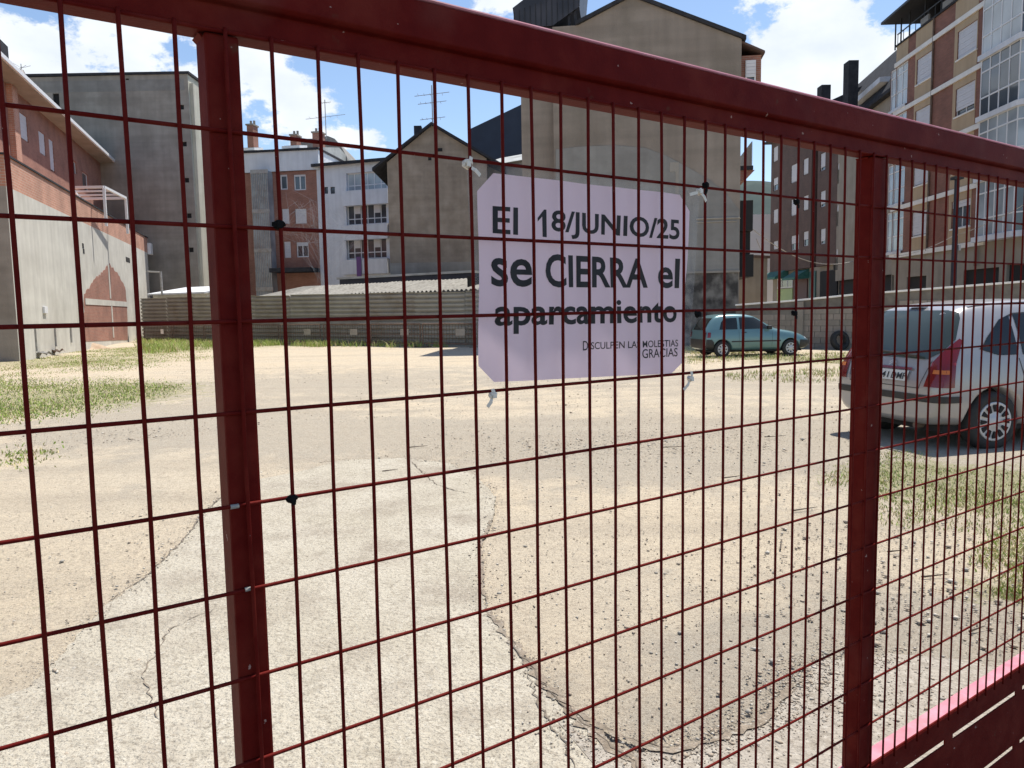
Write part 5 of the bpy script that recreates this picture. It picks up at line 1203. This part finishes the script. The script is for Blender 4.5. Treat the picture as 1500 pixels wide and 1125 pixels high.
def sheet(name, px, m_, dy, thick, parent, step=.02):
    pts_ = [gl(x, y, YS) for x, y in px]; bm = bmesh.new(); bm.faces.new([bm.verts.new((p.x, 0, p.z)) for p in pts_])
    for ax in (0, 2):
        lo = min(p[ax] for p in pts_); hi = max(p[ax] for p in pts_); k = int((hi-lo)/step)
        for i in range(1, k):
            c = lo+(hi-lo)*i/k; no = [0, 0, 0]; no[ax] = 1; cp_ = [0, 0, 0]; cp_[ax] = c
            bmesh.ops.bisect_plane(bm, geom=bm.verts[:]+bm.edges[:]+bm.faces[:], plane_co=cp_, plane_no=no)
    for v in bm.verts: v.co = bow(v.co)+Vector((0, dy, 0))
    me = bpy.data.meshes.new(name); bm.to_mesh(me); bm.free(); me.materials.append(m_); me.polygons.foreach_set('use_smooth', [True]*len(me.polygons))
    o = bpy.data.objects.new(name, me); col.objects.link(o); o.parent = parent
    if thick: s_ = o.modifiers.new('s', 'SOLIDIFY'); s_.thickness = thick
    return o
paper = sheet('paper', [(703, 279), (725, 253), (998, 285), (1013, 309), (1001, 531), (985, 547), (727, 560), (704, 536)], pm, 0, 0, sign)
lam = bpy.data.materials.new('clear_laminate'); lam.use_nodes = True; t = lam.node_tree; b_ = t.nodes['Principled BSDF']; b_.inputs['Base Color'].default_value = (.9, .9, .92, 1); b_.inputs['Roughness'].default_value = .12; b_.inputs['Alpha'].default_value = .10; b_.inputs['Specular IOR Level'].default_value = .6
sheet('laminate', [(688, 243), (720, 237), (1026, 272), (1028, 282), (1013, 556), (1002, 545), (728, 573), (700, 560), (700, 540)], lam, .0008, 0, sign)
def line(txt, bold, bl, br, tl, trr, nm='lettering'):
    o = text_mesh(txt, m_ink, sign, bold, nm); q = [gl(*p, YS) for p in (bl, br, tl, trr)]
    def fn(u, t_):
        p = (q[0].lerp(q[1], u)).lerp(q[2].lerp(q[3], u), t_); p = bow(p); p.y -= .0006; return p
    fit_text(o, fn); return o
B1 = .024
line('El', .014, (724.5, 341), (760, 344), (724.5, 301), (760, 304))
line('8/JUNIO/25', B1*.9, (810, 347.5), (996, 360), (810, 307), (996, 322))
q_ = [gl(*p, YS) for p in ((789, 319), (799, 306.5), (802.5, 306.8), (802.5, 347.3), (796, 346.8), (796, 317), (789, 324.5))]
b = MB(); b.quad(*[tuple(bow(p)-Vector((0, .0006, 0))) for p in q_]); b.build('lettering', m_ink, sign)
line('se', .018, (720.5, 419.5), (780, 420.5), (720.5, 377), (780, 380))
line('CIERRA', B1, (799, 421), (950, 422), (799, 371), (950, 379))
line('el', B1, (965, 422), (998, 422.5), (965, 377), (998, 379))
line('aparcamiento', B1*.9, (726, 490), (993.5, 482.5), (726, 439), (993.5, 439.5))
line('D', 0.004, (855, 513.5), (863, 513), (855, 499.5), (863, 499.5))
line('ISCULPEN LAS MOLESTIAS', .006, (865, 512), (994, 507.5), (865, 501.5), (994, 497.5))
line('GRACIAS', .006, (940.5, 525), (993, 522), (940.5, 511.5), (993, 509.5))
# ties
def knot(name, px, label, cat, m_, tails, r=.0055, seed=0, group=None):
    p = gl(*px, -.002); r_ = random.Random(seed); e_ = empty(name, GO+gxv*p.x+gnv*p.y+Vector((0, 0, p.z)), YAW, label, cat, group)
    b = MB(); n = 14; pts_ = []
    for i in range(n+1):
        t = 2*PI*i/n*1.6; r = r*1.0; pts_.append(Vector((r*1.3*math.cos(t)*r_.uniform(.8, 1.2), -.004*math.sin(t*.7), r*.8*math.sin(t)*r_.uniform(.8, 1.2))))
    for a_, c_ in zip(pts_[:-1], pts_[1:]): b.bar(a_, c_, .0021, 6)
    b.build('loop', m_, e_)
    b = MB(); b.box(-.0035, .003, -.006, .0035, -.0035, .0035); b.build('lock_head', m_, e_, bevel=.0008)
    for tl_ in tails:
        b = MB(); q = gl(*tl_, -.006)-p; mid = q*.5+Vector((0, -.003, .0)); 
        for a_, c_ in ((Vector((0, 0, 0)), mid), (mid, q)):
            d = (c_-a_).normalized(); n_ = Vector((-d.z, 0, d.x))*.0024; b.quad(a_-n_, a_+n_, c_+n_, c_-n_)
        o = b.build('tail', m_, e_); s_ = o.modifiers.new('s', 'SOLIDIFY'); s_.thickness = .001
    return e_
g1_ = 'zip ties holding the notice'
knot('cable_tie', (684, 241), 'cream zip tie at the upper left corner of the notice', 'cable tie', m_tie, [(703, 257), (690, 230)], seed=1, group=g1_)
knot('cable_tie', (1024, 281), 'cream zip tie at the upper right corner of the notice', 'cable tie', m_tie, [(1034, 295), (1010, 285)], .0045, seed=2, group=g1_)
knot('cable_tie', (722, 579), 'cream zip tie at the lower left corner of the notice', 'cable tie', m_tie, [(714, 596), (721, 570)], .004, seed=3, group=g1_)
knot('cable_tie', (1011, 555), 'cream zip tie at the lower right corner of the notice', 'cable tie', m_tie, [(1002, 571), (1013, 544)], .004, seed=4, group=g1_)
g2n = 'black wire ties left on the mesh'
for i, (px, tl_, lab) in enumerate([((408, 330), [(398, 328)], 'black tape knot on the mesh right of the left post'), ((428, 731), [(431, 740)], 'black knot with frayed end low on the mesh beside the left post'), ((1166, 296), [(1170, 305)], 'small black knot on the mesh high up near the brown block'),
        ((1163, 459), [(1167, 467)], 'small black knot on the mesh over the block wall'), ((1022, 461), [(1018, 457)], 'small black knot on the mesh between the notice and the teal car'), ((1033, 272), [(1033, 284)], 'small black knot beside the upper right zip tie')]):
    knot('wire_tie', px, lab, 'wire tie', m_tape, tl_, .0042, seed=20+i, group=g2n)
# cobweb
m_web = bpy.data.materials.new('spider_silk'); m_web.use_nodes = True; t = m_web.node_tree; b_ = t.nodes['Principled BSDF']; b_.inputs['Base Color'].default_value = (.75, .72, .68, 1); b_.inputs['Alpha'].default_value = .55
b = MB(); r_ = random.Random(5)
anch = [gl(x, y, .0) for x, y in ((410, 332), (430, 334), (455, 335), (470, 337), (500, 339), (530, 341), (470, 300), (474, 360), (476, 390), (478, 410), (480, 420), (445, 300), (430, 285))]
for i in range(75):
    a_, c_ = r_.sample(anch, 2); a_ = a_+Vector((r_.uniform(-.01, .01), .004, r_.uniform(-.008, .008))); c_ = c_+Vector((r_.uniform(-.01, .01), .004, r_.uniform(-.008, .008)))
    m_ = a_.lerp(c_, .5)+Vector((r_.uniform(-.006, .006), 0, r_.uniform(-.012, .006)))
    for p, q in ((a_, a_.lerp(m_, .6)+Vector((0, 0, -.002))), (a_.lerp(m_, .6)+Vector((0, 0, -.002)), m_), (m_, c_)): b.bar(p, q, .00009, 3, caps=False)
wb = b.build('cobweb', m_web); wb.location = GO; wb.rotation_euler = (0, 0, YAW); tag(stuff(wb), 'dusty cobweb strands hanging on the mesh right of the left post', 'cobweb')
